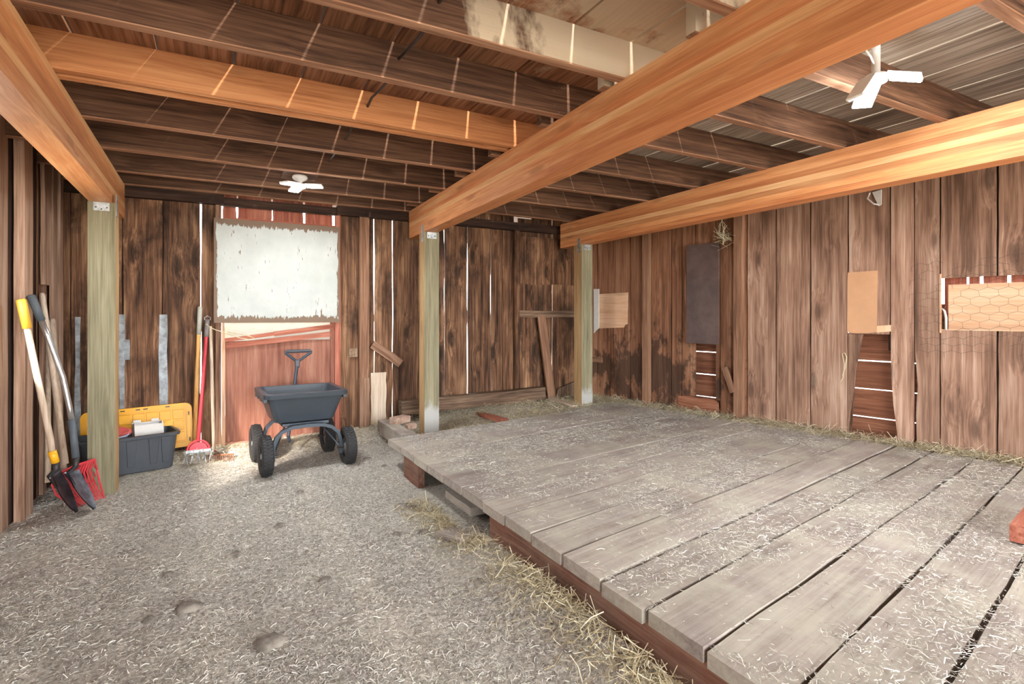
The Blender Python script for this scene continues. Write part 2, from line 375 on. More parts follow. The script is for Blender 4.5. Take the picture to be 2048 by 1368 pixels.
# upper storey and roof that keep the loft dark
ro = MB()
ro.box((1.9, 1.7, 6.6), (9, 10.5, .08)).box((-2.2, 1.7, 4.5), (.08, 10, 4.2)).box((6.0, 1.7, 4.5), (.08, 10, 4.2)).box((1.9, 6.6, 4.5), (8.3, .08, 4.2)).box((1.9, -3.2, 4.5), (8.3, .08, 4.2))
ro = ro.build('roof', M_darkw); ro['kind'] = 'structure'
# loft floor margins between barn floor plan and loft walls
lm = MB().box((-1.85, 1.7, 2.44), (.75, 10, .03)).box((5.6, 1.7, 2.44), (.85, 10, .03)).box((1.9, 6.1, 2.44), (8.2, 1.05, .03)).box((1.9, -2.8, 2.44), (8.2, .85, .03)).build('loft_floor_margin', M_darkw, ro)

# ------------------------------------------------------------------ back wall
wb = empty('wall_back'); wb['kind'] = 'structure'
TB = .022; YC = YB + TB / 2
def bboard(p0, p1, zlo=.0, zhi=2.395, mat=M_back, yoff=0.0, name='plank', T=TB, jit=.0042):
    a, b = bxp(p0), bxp(p1)
    return board(name, wb, mat, ((a + b) / 2, YC + yoff, zlo), XV, -YV, ZV, b - a, T, zhi - zlo, jit=jit, seg=8)
for p0, p1 in ((98, 141), (142, 200), (201, 243.5), (246.5, 324), (327, 400.4), (403, 436), (680, 719), (734, 747.4),
               (749.6, 784.4), (786.4, 836), (836.5, 888.2), (889.9, 933.9), (936.3, 961), (961.5, 981.0), (982.2, 1005), (1005.5, 1028),
               (1064.2, 1103.6), (1105.6, 1150), (1150.5, 1190)):
    bboard(p0, p1)
for p in (245, 325.5, 141.5, 200.5, 836.2, 961.2, 1005.2, 1150): bboard(p - 9, p + 9, mat=M_darkw, yoff=.022, name='batten', jit=.001)
# split plank in the corner bay
xa, xb, xc = bxp(1036), bxp(1050), bxp(1063.6)
cut('plank', wb, M_back, (xa, YC, 0), XV, -YV, ZV, [(0, .1), (xb - xa - .012, .1), (xb - xa - .004, .5), (xb - xa, .75), (xb - xa, 2.3), (0, 2.3)], TB)
cut('plank', wb, M_back, (xb, YC, 0), XV, -YV, ZV, [(.008, .1), (xc - xb, .1), (xc - xb, 2.3), (.001, 2.3), (.001, .75), (.003, .5)], TB)
# studs, plate, sill
def stud(p0, p1, zlo=.0, zhi=2.2, depth=.05, mat=M_stud):
    a, b = bxp(p0), bxp(p1); return board('stud', wb, mat, ((a + b) / 2, YB - depth / 2 - .001, zlo), XV, -YV, ZV, b - a, depth, zhi - zlo, jit=.002, seg=6)
stud(717, 736); stud(1025.5, 1036, mat=M_back); stud(431, 443, zhi=2.2, depth=.035, mat=M_left); stud(669, 680, depth=.03, mat=M_redw)
stud(716, 735, zlo=.0, zhi=.62, depth=.075, mat=M_left)
board('top_plate', wb, M_darkw, (-1.1, YB - .036, 2.195), ZV, YV, XV, .085, .07, 1.13, seg=4)
board('top_plate', wb, M_darkw, (bxp(672), YB - .036, 2.195), ZV, YV, XV, .085, .07, 2.8, seg=4)
bboard(741, 771, zlo=.05, zhi=.66, mat=M_handle, yoff=-.024, name='patch_board', T=.018); bboard(697, 714, zlo=.82, zhi=.90, mat=M_sill, yoff=-.024, name='patch_board', T=.02)
# window over the door: red outer boards, rails, red lower panel
for p0, p1 in ((446, 473), (476, 544), (547, 608), (612, 667)): bboard(p0, p1, zlo=1.9, zhi=2.45, mat=M_redw, yoff=.05, name='red_board')
board('rail', wb, M_redw, (.03, YB + .03, 2.045), ZV, YV, XV, .03, .03, .92, seg=3)
board('header', wb, M_darkw, (.02, YB - .02, 2.185), ZV, YV, XV, .07, .05, .95, seg=3)
door = empty('door_1'); tag(door, kind='structure')
xl, xr = bxp(450), bxp(664)
dp = board('door_panel', door, M_redpanel, ((xl + xr) / 2, YB + .03, .09), XV, -YV, ZV, xr - xl, .018, .90, jit=.001, seg=3)
board('door_stile', door, M_ply, (xl - .012, YB + .01, .08), XV, -YV, ZV, .026, .02, 1.08, seg=4)  # pale left stile: the light on its edge is put into the colour
board('door_stile', door, M_redpanel, (xr + .01, YB + .01, .08), XV, -YV, ZV, .045, .03, 1.08, seg=4)
for q0, q1, ww in (((452, 692), (660, 668), .045), ((450, 680), (548, 668), .03), ((548, 668), (664, 653), .04)):
    a, b = onY(*q0, YB), onY(*q1, YB); a.y = b.y = YB - .006
    l = (b - a).normalized(); t = Vector((0, -1, 0)); board('lath', door, M_redw, a, t.cross(l), t, l, ww, .018, (b - a).length, seg=4)
board('lower_rail', door, M_redpanel, (xl, YB - .005, .10), ZV, YV, XV, .045, .03, xr - xl, seg=3)
board('whitish_plank', door, plain('pale_grey_plank', srgb(206, 200, 184), .6, var=.1), (xl, YB + .05, 1.06), ZV, YV, XV, .26, .012, xr - xl, seg=2)  # whitish outer plank across the band above the door panel
board('threshold', wb, M_handle, (xl - .05, YB - .03, .075), ZV, YV, XV, .05, .07, 1.15, seg=4)
# corner bay: panel, rail, leaning stick
pn = cut('bay_panel', wb, M_back, (bxp(1037), YB - .006, 0), XV, -YV, ZV, [(0, 1.58), (.16, 1.56), (.5, 1.575), (.76, 1.57), (.76, 2.10), (0, 2.10)], .012)
board('rail', wb, M_sill, (bxp(1034), YB - .03, 1.235), ZV, YV, XV, .075, .055, bxp(1150) - bxp(1034), seg=6, jit=.006)
# sill beam on the ground
a = onY(800, 822, 5.12); b = onY(1082, 790, 5.16)
sb = board('sill_timber', None, M_sill, a + Vector((0, 0, .03)), YV, ZV, (b - a).normalized(), .12, .13, (b - a).length, jit=.008, seg=8)
tag(sb, 'long grey weathered sill timber lying along the foot of the back wall', 'timber')
for p0, p1, zz0, zz1 in ((238, 250, .36, 1.22), (318, 335, .33, 1.22), (150, 161, .1, 1.2)):
    a, b = bxp(p0), bxp(p1)
    o = board('metal_strip', wb, M_flash, ((a + b) / 2, YB - .004, zz0), XV, -YV, ZV, b - a, .003, zz1 - zz0, jit=.004, seg=6)
    o['label'] = 'grey galvanised flashing strip nailed over a board joint'
board('metal_strip', wb, M_flash, (bxp(254), YB - .006, .86), XV, -YV, ZV, .04, .003, .16, jit=.003, seg=3)

# ------------------------------------------------------------------ right wall
wr = empty('wall_right'); wr['kind'] = 'structure'
def rboard(s0, s1, zlo=.0, zhi=2.40, mat=M_right, off=0.0, T=.022, name='plank', jit=.002, gap=.0055):
    return board(name, wr, mat, R((s0 + s1) / 2, zlo, off - T / 2), SD, ND, UP, s1 - s0 - 2 * gap, T, zhi - zlo, jit=jit, seg=8)
sp = [rs(p) for p in (1195, 1227, 1261, 1290)]
rboard(.0, sp[0], mat=M_rightd)
for a, b in zip(sp, sp[1:]): rboard(a, b, mat=M_rightd)
rboard(sp[-1], rs(1303), mat=M_rightd)
for a, b in ((1303, 1343), (1343, 1364)): rboard(rs(a), rs(b), mat=M_rightd)
rboard(rs(1364), rs(1391), mat=M_rightd)
hz = lambda px, py: onR(px, py)[1]
rboard(rs(1391), rs(1431), zlo=hz(1410, 680), mat=M_rightd)
rboard(rs(1431), rs(1440), zlo=.42, mat=M_rightd)
rboard(rs(1440), rs(1473), mat=M_rightd)
rboard(rs(1473), rs(1494), mat=M_rightd)
for a, b in ((1494, 1552), (1552, 1621), (1621, 1696)): rboard(rs(a), rs(b))
rboard(rs(1696), rs(1781), zlo=hz(1735, 668))
# ragged board beside the broken hole
s_ = rs(1696)
cut('plank', wr, M_right, R(s_, 0, -.011), SD, ND, UP, [(.002, hz(1696, 668)), (.10, hz(1715, 668)), (.05, hz(1705, 740)), (.035, hz(1702, 780)), (-.01, .3), (.0, .0), (.0, .0 + .2)], .022)
s2 = rs(1781)
cut('plank', wr, M_right, R(s2, 0, -.011), SD, ND, UP, [(.045, .0), (.06, .0), (rs(1829) - s2 - .004, .0), (rs(1829) - s2 - .004, 2.4), (.003, 2.4), (.003, .8), (.018, .55), (.04, .36)], .022)
cut('plank', wr, M_right, R(rs(1829), 0, -.011), SD, ND, UP, [(.022, 0), (rs(1880) - rs(1829) - .003, 0), (rs(1880) - rs(1829) - .003, 2.4), (.003, 2.4), (.003, .95), (.02, .7), (.008, .5)], .022)
h0, h1 = hz(1960, 661), hz(1960, 553)
S1, S2, S3 = rs(1880), rs(1995), 4.03
for a, b in ((S1, S2), (S2, S3)):
    rboard(a, b, zlo=0, zhi=h0); rboard(a, b, zlo=h1)
s = S3
while s < 7.9:
    rboard(s, s + .29); s += .29
def rstud(p0, p1, depth=.055, mat=M_stud, zlo=0.15, zhi=2.24):
    a, b = rs(p0), rs(p1); return board('stud', wr, mat, R((a + b) / 2, zlo, depth / 2 + .001), SD, ND, UP, b - a, depth, zhi - zlo, jit=.002, seg=6)
rstud(1291, 1303); rstud(1474, 1490, depth=.06)
for p in (1195, 1227, 1261, 1303, 1343, 1364, 1440, 1473, 1494, 1552, 1621, 1696, 1995):  # dark battens added behind the joints to stop daylight dots
    for za, zb_ in (((0, 2.4),) if p not in (1995,) else ((0, h0), (h1, 2.4))):
        if p == 1696: za = h0 - .02
        rboard(rs(p) - .02, rs(p) + .02, zlo=za, zhi=zb_, mat=M_darkw, off=-.024, T=.012, name='batten', gap=0)
for p, za, zb_ in ((1781, .95, 2.4), (1829, 1.0, 2.4), (1880, h1, 2.4), (1880, 0, h0)):  # more added battens blocking daylight, kept clear of the holes
    rboard(rs(p) - .02, rs(p) + .02, zlo=za, zhi=zb_, mat=M_darkw, off=-.024, T=.012, name='batten', gap=0)
# outer horizontal siding
for kz in range(12):
    zz = -.022 + .22 * kz
    segs = [(-.25, 8.0)]
    if kz == 6: segs = [(-.25, S1 - .06), (S3 + .03, 8.0)]
    for a, b in segs:
        board('siding_board', wr, M_siding if kz < 6 else M_darkw, R(a, zz + .11, -.13), UP, ND, SD, .211, .018, b - a, jit=.0012, seg=6)
# window patch with plywood and red strips
board('plywood_patch', wr, M_ply, R(S1 + .035, (h0 + h1) / 2 - .035, -.06), UP, ND, SD, h1 - h0 - .02, .012, S3 - S1 - .03, jit=.001, seg=3)
for i, (a, b) in enumerate(((0, .13), (.135, .20), (.21, .34), (.35, .60))):
    rboard(S1 + a, S1 + b, zlo=1.2, zhi=1.55, mat=M_redw, off=-.10, T=.012, name='red_board', jit=.001, gap=.004)
board('casing_strip', wr, M_ply, R(S1 + .004, h0 - .02, .004), SD, ND, UP, .010, .012, h1 - h0 + .05, jit=.0005, seg=3)
board('casing_strip', wr, M_ply, R(S1, h0 + .002, .003), UP, ND, SD, .008, .012, S3 - S1, jit=.0005, seg=3)
# low patch board under the brown panel
pa = [onR(*q) for q in ((1358, 792), (1375, 790), (1400, 795), (1428, 797), (1438, 806), (1440, 840), (1405, 838), (1372, 830), (1358, 812))]
o_ = pa[0][0]
cut('patch_board', wr, M_siding, R(o_, 0, .012), UP, ND, SD, [(z, s - o_) for s, z in pa], .02)
# pale plywood at the far end and a white strip standing for its lit edge
p0, p1 = onR(1199, 656), onR(1256, 586)
pw = [onR(*q, .012) for q in ((1199, 657), (1248, 655), (1250, 650), (1255, 648), (1256, 585), (1199, 588))]
pp = cut('plywood_sheet', None, M_ply, R(pw[0][0], 0, .012), UP, ND, SD, [(z, s - pw[0][0]) for s, z in pw], .01)
tag(pp, 'pale plywood patch nailed on the right wall beside the far corner post', 'plywood')
pw = [onR(*q, .03) for q in ((1188, 666), (1198, 656), (1198, 578), (1188, 578))]
pp = cut('lit_edge_strip', None, M_white, R(pw[0][0], 0, .03), UP, ND, SD, [(z, s - pw[0][0]) for s, z in pw], .012)
tag(pp, 'white strip standing for the lit board edge left of the pale plywood patch', 'strip')

# ------------------------------------------------------------------ left wall
wl = empty('wall_left'); wl['kind'] = 'structure'
XL = -1.08
def lboard(y0_, y1_, zlo=-.05, zhi=2.40, mat=M_left, off=0.0, T=.022, name='plank'):
    return board(name, wl, mat, (XL - T / 2 + off + .0, (y0_ + y1_) / 2, zlo), YV, XV, ZV, y1_ - y0_ - .006, T, zhi - zlo, jit=.003, seg=8)
lyp = lambda px, X=XL: onX(px, CY, X).y
for a, b, m_ in ((3.93, 4.14, M_leftl), (4.14, 4.37, M_darkw), (4.37, 4.70, M_darkw), (4.70, 4.93, M_left), (4.93, 5.10, M_darkw), (5.10, 5.25, M_darkw)): lboard(a, b, mat=m_)
lboard(4.19, 4.36, off=.06, T=.05, mat=M_leftl, name='stud'); lboard(4.72, 4.86, zlo=1.42, off=.035, mat=M_leftl); lboard(4.91, 5.02, zlo=.95, off=.04, mat=M_leftl)
lboard(4.71, 4.80, zlo=0, zhi=1.36, off=.03, mat=M_leftl); lboard(5.08, 5.17, off=.045, T=.04, mat=M_leftl, name='stud')
lboard(4.86, 4.93, zlo=0, zhi=1.15, off=.03, mat=M_darkw)
# the wall goes on towards the camera with an open window that lets the sun in
for i in range(10):
    a = -2.6 + i * .32; lboard(a, a + .32)
a = .6
while a < 2.85: lboard(a, a + .3); a += .3
for i in range(4):
    a = 2.9 + i * .2575; lboard(a, a + .2575, zhi=.95); lboard(a, a + .2575, zlo=1.75)
lboard(2.84, 2.9)

# ------------------------------------------------------------------ glulam beams and posts
def beam(name_label, xf, yf, xn, yn, W=.125):
    a = Vector((xf, yf, 1.972)); b = Vector((xn, yn, 1.972)); l = (b - a).normalized(); w_ = l.cross(ZV)
    r = empty('glulam_beam', a); tag(r, name_label, 'beam', 'orange glulam beams under the joists')
    for i in range(7):
        board('lamination', r, (M_glu, M_glu2, M_glu3, M_glu)[(i * 5 + len(name_label)) % 4], (0, 0, .038 * i + .019), w_, ZV, l, W - random.uniform(0, .0015), .0378, (b - a).length, jit=.0, seg=1)
    return r
beam('orange glulam beam at far left, resting on the post beside the storage tote', -.72, 5.17, -.61, -.6)
beam('orange glulam beam crossing the middle of the ceiling overhead', 1.70, 5.16, 1.545, -.6)
beam('orange glulam beam nearest the right wall, ending over the corner post', 3.428, 5.08, 3.44, -.6, .128)
def post(label, x0_, y0_, zb, W=.14, stripes=True):
    r = empty('wood_post', (x0_ + W / 2, y0_ + W / 2, zb)); tag(r, label, 'post', 'treated posts under the beams')
    tm = board('timber', r, M_treat, (0, 0, -.02), XV, YV, ZV, W, W, 1.972 - zb + .02, jit=.0008, seg=4)
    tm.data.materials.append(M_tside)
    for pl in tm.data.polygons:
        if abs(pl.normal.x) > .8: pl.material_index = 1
    h = 1.972 - zb
    br = MB().box((0, -W / 2 - .0015, h - .03), (.088, .003, .055)).build('bracket', M_galv, r)
    for sx in (-1, 0, 1): MB().lathe([(0, 0), (.005, 0), (.004, .003), (0, .004)], 8, Matrix.Rotation(math.pi / 2, 3, 'X'), (sx * .03, -W / 2 - .003, h - .04 + .012 * abs(sx) - .008)).build('nail_head', M_dsteel, br)
    for sx in (-1, 1):
        MB().box((sx * (W / 2 + .0015), -.02, h - .01), (.003, .05, .15)).build('bracket', M_galv, r)
    return r
post('treated square post at left beside the storage tote', -.775, 4.50, .0, .15)
post('treated square post at the back left corner of the plank platform', 1.624, 4.667, .13)
post('treated square post standing in the far right corner', 3.366, 4.674, .24)

# ------------------------------------------------------------------ plank platform
pf = empty('plank_platform', (1.2, 2.5, 0)); tag(pf, 'low grey plank platform dusted with straw along the right wall', 'platform')
pfo = Vector((1.2, 2.5, 0))
vj = [3.80, 3.49, 3.226, 2.974, 2.711, 2.454, 2.206, 1.983, 1.745, 1.521, 1.28, 1.061, .83, .60, .37, .14, -.09, -.32, -.55]
def wall_u(v):       # u coordinate where the line of constant v meets the right wall
    return WC.dot(PD) - .0 if False else (WC - ND * 0).dot(PD)
for i in range(len(vj) - 1):
    v1, v0 = vj[i], vj[i + 1]; vm = (v0 + v1) / 2
    # left end: on the edge line
    ux = (1.215 - .022 * vm / math.cos(WA)); y_ = (vm + ux * math.sin(WA)) / math.cos(WA); ux = edge_x(y_)
    u0 = ux * math.cos(WA) + y_ * math.sin(WA) + random.uniform(-.006, .006)
    u1 = wall_u(vm) - .03 - random.uniform(0, .03)
    gp = .009 if vm > 2.3 else .019
    o = PD * u0 + PN * vm + ZV * (DZ - .023 + random.uniform(-.004, .004)) - pfo
    board('plank', pf, M_deck, o, PN, ZV, PD, v1 - v0 - gp * random.uniform(.5, 1.3), .046, u1 - u0, jit=.0045, seg=11, slant=.166)
# rim boards under the plank ends and bearers
def rim(ya, yb, off, zlo, zhi, name='rim_board'):
    a = Vector((edge_x(ya) + off, ya, 0)); b = Vector((edge_x(yb) + off, yb, 0)); l = (b - a).normalized()
    return board(name, pf, M_rim, a + ZV * ((zlo + zhi) / 2) - pfo, ZV, l.cross(ZV), l, zhi - zlo, .045, (b - a).length, jit=.003, seg=8)
rim(2.42, -.6, .045, .03, DZ - .047); rim(3.75, 3.45, .04, .06, DZ - .047)
for yy in (.6, 1.5): pass
for off in (1.0, 2.0, 2.8): rim(3.9, -.5, off, .04, DZ - .048, 'bearer')
# timber that carries on the edge line to the wall, bricks, loose boards
a, b = onZ(752, 858, .22), onZ(800, 893, .24)
def loose(name, label, cat, a, b, W, T, mat, tilt=0.0):
    l = (b - a).normalized(); w_ = l.cross(ZV).normalized(); t = w_.cross(l)
    o = board(name, None, mat, a, w_, t, l, W, T, (b - a).length, jit=.003, seg=5); return tag(o, label, cat)
a = onZ(768, 852, .18); b = onZ(818, 884, .20)
loose('timber_offcut', 'short grey timber continuing the platform edge toward the back wall', 'timber', a, b, .12, .12, M_deck)
loose('board_on_ground', 'thin grey board lying on the dirt beside the platform edge', 'board', onZ(886, 1062, gh(.85, 2.2) + .012), onZ(940, 1080, gh(.95, 2.05) + .016), .10, .02, M_deck)
loose('board_on_ground', 'flat grey board lying half under the hollow platform edge', 'board', onZ(905, 985, .115), onZ(958, 1022, .12), .10, .045, M_deck)
loose('red_board', 'red brown board lying on straw behind the platform, near the middle post', 'board', onZ(940, 822, .20), onZ(1010, 842, .235), .08, .035, M_redw)
loose('pale_board', 'pale board lying in straw at the foot of the corner bay', 'board', onZ(1102, 796, .30), onZ(1150, 812, .29), .06, .02, M_handle)
br = onZ(800, 846, .245); o = MB().box((0, 0, .03), (.17, .10, .06), Matrix.Rotation(.5, 3, 'Z')).build('brick', M_brick, None, bevel=.006); o.location = br; tag(o, 'dusty whole brick beside the middle post', 'brick')
br = onZ(822, 858, .2); o = MB().box((0, 0, .025), (.09, .07, .05), Matrix.Rotation(.2, 3, 'Z')).build('brick', M_brick, None, bevel=.012); o.location = br; tag(o, 'small broken piece of brick in front of the whole brick', 'brick')
bl = onZ(2050, 1092, DZ + .002); o = board('wood_block', None, M_redw, bl + ZV * .042, PN, ZV, PD, .09, .07, .5, seg=3); tag(o, 'red brown wooden block on the platform at the right edge', 'block')
a = onY(1082, 632, YB - .05); b = onY(1103, 797, YB - .10); l = (b - a).normalized(); t = Vector((0, -1, 0)); t = (t - l * t.dot(l)).normalized()
o = board('prop_stick', None, M_stud, a, t.cross(l), t, l, .10, .025, (b - a).length, seg=4); tag(o, 'brown plank leaning in the corner bay between the bright gaps', 'plank')
a = onY(745, 688, YB - .03); b = onY(801, 727, YB - .03); l = (b - a).normalized(); t = Vector((0, -1, 0)); t = (t - l * t.dot(l)).normalized()
o = board('cleat_board', None, M_left, a, t.cross(l), t, l, .085, .03, (b - a).length, seg=3); tag(o, 'short board nailed at a slant on the back wall', 'board')
a = onY(1115, 782, YB - .04); o = MB().prism([(0, 0), (.26, .0), (.26, .17), (.02, .10)], onY(1112, 795, YB - .03), XV, ZV, YV, .02).build('scrap_board', M_sill); tag(o, 'grey scrap board standing in straw beside the corner post', 'board')

# ------------------------------------------------------------------ panels hung on the walls
wx0, wx1 = bxp(428), bxp(677)
wp = board('peeling_board', None, M_peel, ((wx0 + wx1) / 2, YB - .055, 1.15), XV, -YV, ZV, wx1 - wx0, .02, .885, jit=.001, seg=2)
tag(wp, 'white board with peeling paint hung over the window above the door', 'board')
pw = [onR(*q, .075) for q in ((1373, 686), (1436, 689), (1436.6, 485), (1373, 491))]
dpn = cut('brown_panel', None, M_dpanel, R(pw[0][0], 0, .065), SD, ND, UP, [(s - pw[0][0], z) for s, z in pw], .02)
tag(dpn, 'tall dark brown hardboard panel hung on the right wall', 'panel')
for q in ((1378, 690), (1430, 693)):
    s_, z_ = onR(*q); board('panel_batten', dpn, M_rightd, (s_ - pw[0][0], -.032, pw[3][1] - .75 if False else pw[0][1]), XV, YV, ZV, .03, .04, .7, seg=2)
pw = [onR(*q, .012) for q in ((1694, 664), (1712, 667), (1740, 666), (1753, 664), (1755, 541), (1695, 545))]
cb = cut('cardboard_sheet', None, M_card, R(pw[0][0], 0, .008), SD, ND, UP, [(s - pw[0][0], z) for s, z in pw], .006)
tag(cb, 'tan cardboard sheet tacked over the broken boards of the right wall', 'cardboard')
sc = [onR(*q, .01) for q in ((1752, 652), (1781, 650), (1781, 663), (1752, 665))]
o = cut('wood_patch', wr, M_ply, R(sc[0][0], 0, .001), SD, ND, UP, [(s - sc[0][0], z) for s, z in sc], .006)
# white plastic cap on the upper wall
s_, z_ = onR(1752, 396, .03)
wc = empty('wall_fixture', R(s_, z_, 0)); tag(wc, 'small white plastic wire holder high on the right wall', 'holder')
MB().prism([(-.03, .05), (.03, .06), (.028, -.05), (.01, -.06)], (0, 0, 0), SD, UP, ND, .03).build('body', M_white, wc)
MB().tube([SD * -.04 + ND * .03 + UP * .045, SD * -.05 + ND * .05 - UP * .0, SD * -.01 + ND * .05 - UP * .045, SD * .02 + ND * .03 - UP * .055], .006, 6).build('loop', M_white, wc)
# leaning split stick by the stud
a, b = R(*onR(1449, 735, .05), .05), R(*onR(1466, 785, .06), .06); l = (b - a).normalized(); t = (ND - l * ND.dot(l)).normalized()
o = board('split_stick', None, M_stud, a, t.cross(l), t, l, .05, .02, (b - a).length, seg=3); tag(o, 'short split stick nailed aslant right of the brown panel', 'stick')
a, b = R(*onR(1183, 718, .02), .02), R(*onR(1204, 720, .02), .02); l = (b - a).normalized()
o = board('wood_cleat', None, M_stud, a, UP, ND, l, .06, .025, (b - a).length, seg=2); tag(o, 'small horizontal wood cleat low on the wall beside the corner post', 'cleat')
# twine loop
pts = [R(*onR(*q, .02), .015) for q in ((1684, 752), (1690, 735), (1693, 715), (1689, 706), (1684, 708), (1688, 730), (1685, 757), (1680, 765))]
o = MB().tube(pts, .0035, 6).build('twine_loop', M_rope, None, smooth=True); tag(o, 'loop of pale twine hanging left of the broken hole', 'twine')
# chicken wire
def chicken():
    b = MB(); s0, s1 = rs(1840), 4.35; z0, z1 = hz(1960, 716), hz(1960, 500)
    cw, chh = .095, .070
    def pt(s, z):
        wob = noise.noise((s * 6, z * 6, 2)) * .02; return R(s + wob, z + noise.noise((s * 5, z * 5, 8)) * .02 + (s - s0) * .03, .022 + .012 * noise.noise((s * 7, z * 7, 5)))
    rows = int((z1 - z0) / (chh * .75)); cols = int((s1 - s0) / cw)
    for r in range(rows):
        for c in range(cols):
            cs = s0 + (c + (.5 if r % 2 else 0)) * cw; cz = z0 + r * chh * .75
            if random.random() < .12: continue
            P = [pt(cs - cw / 2, cz - chh / 4), pt(cs - cw / 2, cz + chh / 4), pt(cs, cz + chh / 2), pt(cs + cw / 2, cz + chh / 4)]
            b.tube(P, .0011, 3, cap=False)
    return b
o = chicken().build('chicken_wire', M_wire); tag(o, 'rusty hexagonal chicken wire stretched over the opening in the right wall', 'wire mesh')
ch = [R(*onR(*q, .03), .03) for q in ((1884, 617), (1889, 622), (1892, 636), (1892, 660))]
o = MB().tube(ch, [.004, .007, .008, .007], 6).build('bent_hook', M_white, None, smooth=True); tag(o, 'white curved hook at the left side of the wire covered opening', 'hook')

# ------------------------------------------------------------------ cable through the joists
pts = [Vector((.695 + .006 * math.sin(i * 1.9), -.5 + i * .15, 2.325 + .012 * math.sin(i * 2.1))) for i in range(34)]
o = MB().tube(pts, .0065, 6).build('ceiling_cable', M_cable, None, smooth=True); tag(o, 'dark electric cable running across the ceiling joists toward the back lamp', 'cable')
# ------------------------------------------------------------------ lamps with three LED wings
def led_lamp(label, loc, ztop, rot, tilt, blk, led=M_led):
    r = empty('ceiling_lamp', loc); tag(r, label, 'lamp', 'three winged LED ceiling lamps')
    h = ztop - loc[2]
    MB().lathe([(0, h), (.05, h), (.055, h - .015), (.045, h - .03), (.016, h - .045), (.016, .035), (.04, .03), (.04, .0), (0, -.004)], 20).build('socket', M_lampw, r, smooth=True)
    for i in range(3):
        a = rot + i * 2 * math.pi / 3
        Mx = Matrix.Rotation(a, 3, 'Z') @ Matrix.Rotation(-tilt[i], 3, 'Y')
        c = Matrix.Rotation(a, 3, 'Z') @ Vector((.038, 0, .012)) + Mx @ Vector((.062, 0, 0))
        wv = MB().box(c + Mx @ Vector((0, 0, .008)), (.118, .078, .012), Mx).build('wing', M_lampw, r)
        MB().box(c + Mx @ Vector((0, 0, -.001)), (.110, .070, .004), Mx).build('led_panel', led, wv)
    if blk: MB().box(Vector(blk), (.16, .03, .12)).build('mounting_block', M_joist, r)
    return r
L1 = onY(600, 376, 4.25)
led_lamp('bright white three winged lamp near the back wall, above the cart', L1, JB, math.radians(100), (-.1, -.1, .0), None, M_led1)
board('lamp_board', ce, M_joist, (L1.x - .12, 4.25, JB + .012), YV, ZV, XV, .28, .022, .24, seg=2)
L2 = onY(1752, 165, 1.27)
led_lamp('bright white three winged lamp between the middle and right beams', L2, JT, math.radians(170), (-.9, -.35, -.6), None)
jb = onY(1692, 135, 1.25)
o = MB().box((0, 0, 0), (.12, .10, .05)).build('junction_box', M_white, None, bevel=.004); o.location = (jb.x - .05, jb.y, JT - .026); tag(o, 'white junction box on the ceiling beside the right hand lamp', 'junction box')
pts = [o.location + Vector((.05, 0, -.02)), o.location + Vector((.10, -.01, -.06)), L2 + Vector((-.04, 0, .10)), L2 + Vector((0, 0, .06))]
o = MB().tube(pts, .004, 6).build('lamp_cord', M_white, None, smooth=True); tag(o, 'white cord from junction box to the right hand lamp', 'cord')

# ------------------------------------------------------------------ garden dump cart
def rrect(w_, d, r, n=5):
    P = []
    for cx, cy, a0 in ((w_ / 2 - r, d / 2 - r, 0), (-w_ / 2 + r, d / 2 - r, 90), (-w_ / 2 + r, -d / 2 + r, 180), (w_ / 2 - r, -d / 2 + r, 270)):
        for i in range(n + 1):
            a = math.radians(a0 + 90 * i / n); P.append((cx + r * math.cos(a), cy + r * math.sin(a)))
    return P
def loft(mb, rings, cap0=False, cap1=False):
    k = len(mb.v); n = len(rings[0])
    for rg in rings: mb.v += [tuple(p) for p in rg]
    for i in range(len(rings) - 1):
        for j in range(n):
            a, b = k + i * n + j, k + i * n + (j + 1) % n; mb.f.append((a, b, b + n, a + n))
    if cap0: mb.f.append(tuple(k + j for j in reversed(range(n))))
    if cap1: mb.f.append(tuple(k + (len(rings) - 1) * n + j for j in range(n)))
    return mb
cz = gh(.56, 4.55) - .012
cart = empty('garden_cart', (.57, 4.63, cz)); tag(cart, 'dark grey four wheeled garden dump cart in front of the red door', 'cart')
cart.rotation_euler.z = math.radians(4)
def ring(w_, d, r, z): return [(x, y, z) for x, y in rrect(w_, d, r)]
tub = MB(); ZR, ZB = .585, .355
loft(tub, [ring(.40, .36, .05, ZB), ring(.44, .40, .05, ZB + .01), ring(.555, .52, .05, ZR - .03), ring(.56, .525, .05, ZR), ring(.535, .50, .045, ZR), ring(.52, .485, .045, ZR - .03), ring(.42, .38, .045, ZB + .03), ring(.36, .32, .04, ZB + .022)], True, True)
tub = tub.build('tub', M_cartp, cart)
rimb = MB(); loft(rimb, [ring(.58, .545, .05, ZR - .032), ring(.61, .575, .055, ZR - .03), ring(.62, .585, .055, ZR), ring(.612, .578, .052, ZR + .006), ring(.54, .505, .045, ZR + .006), ring(.535, .50, .045, ZR - .004)])
rimb.build('rim', M_cartp, tub)
for sx in (-1, 1):
    for yy in (-.2, -.07, .07, .2): MB().box((sx * .292, yy, ZR - .045), (.03, .055, .035)).build('rim_grip', M_blackp, tub, bevel=.006)
MB().box((0, 0, ZB - .012), (.34, .42, .02)).build('bed_plate', M_cartm, cart)
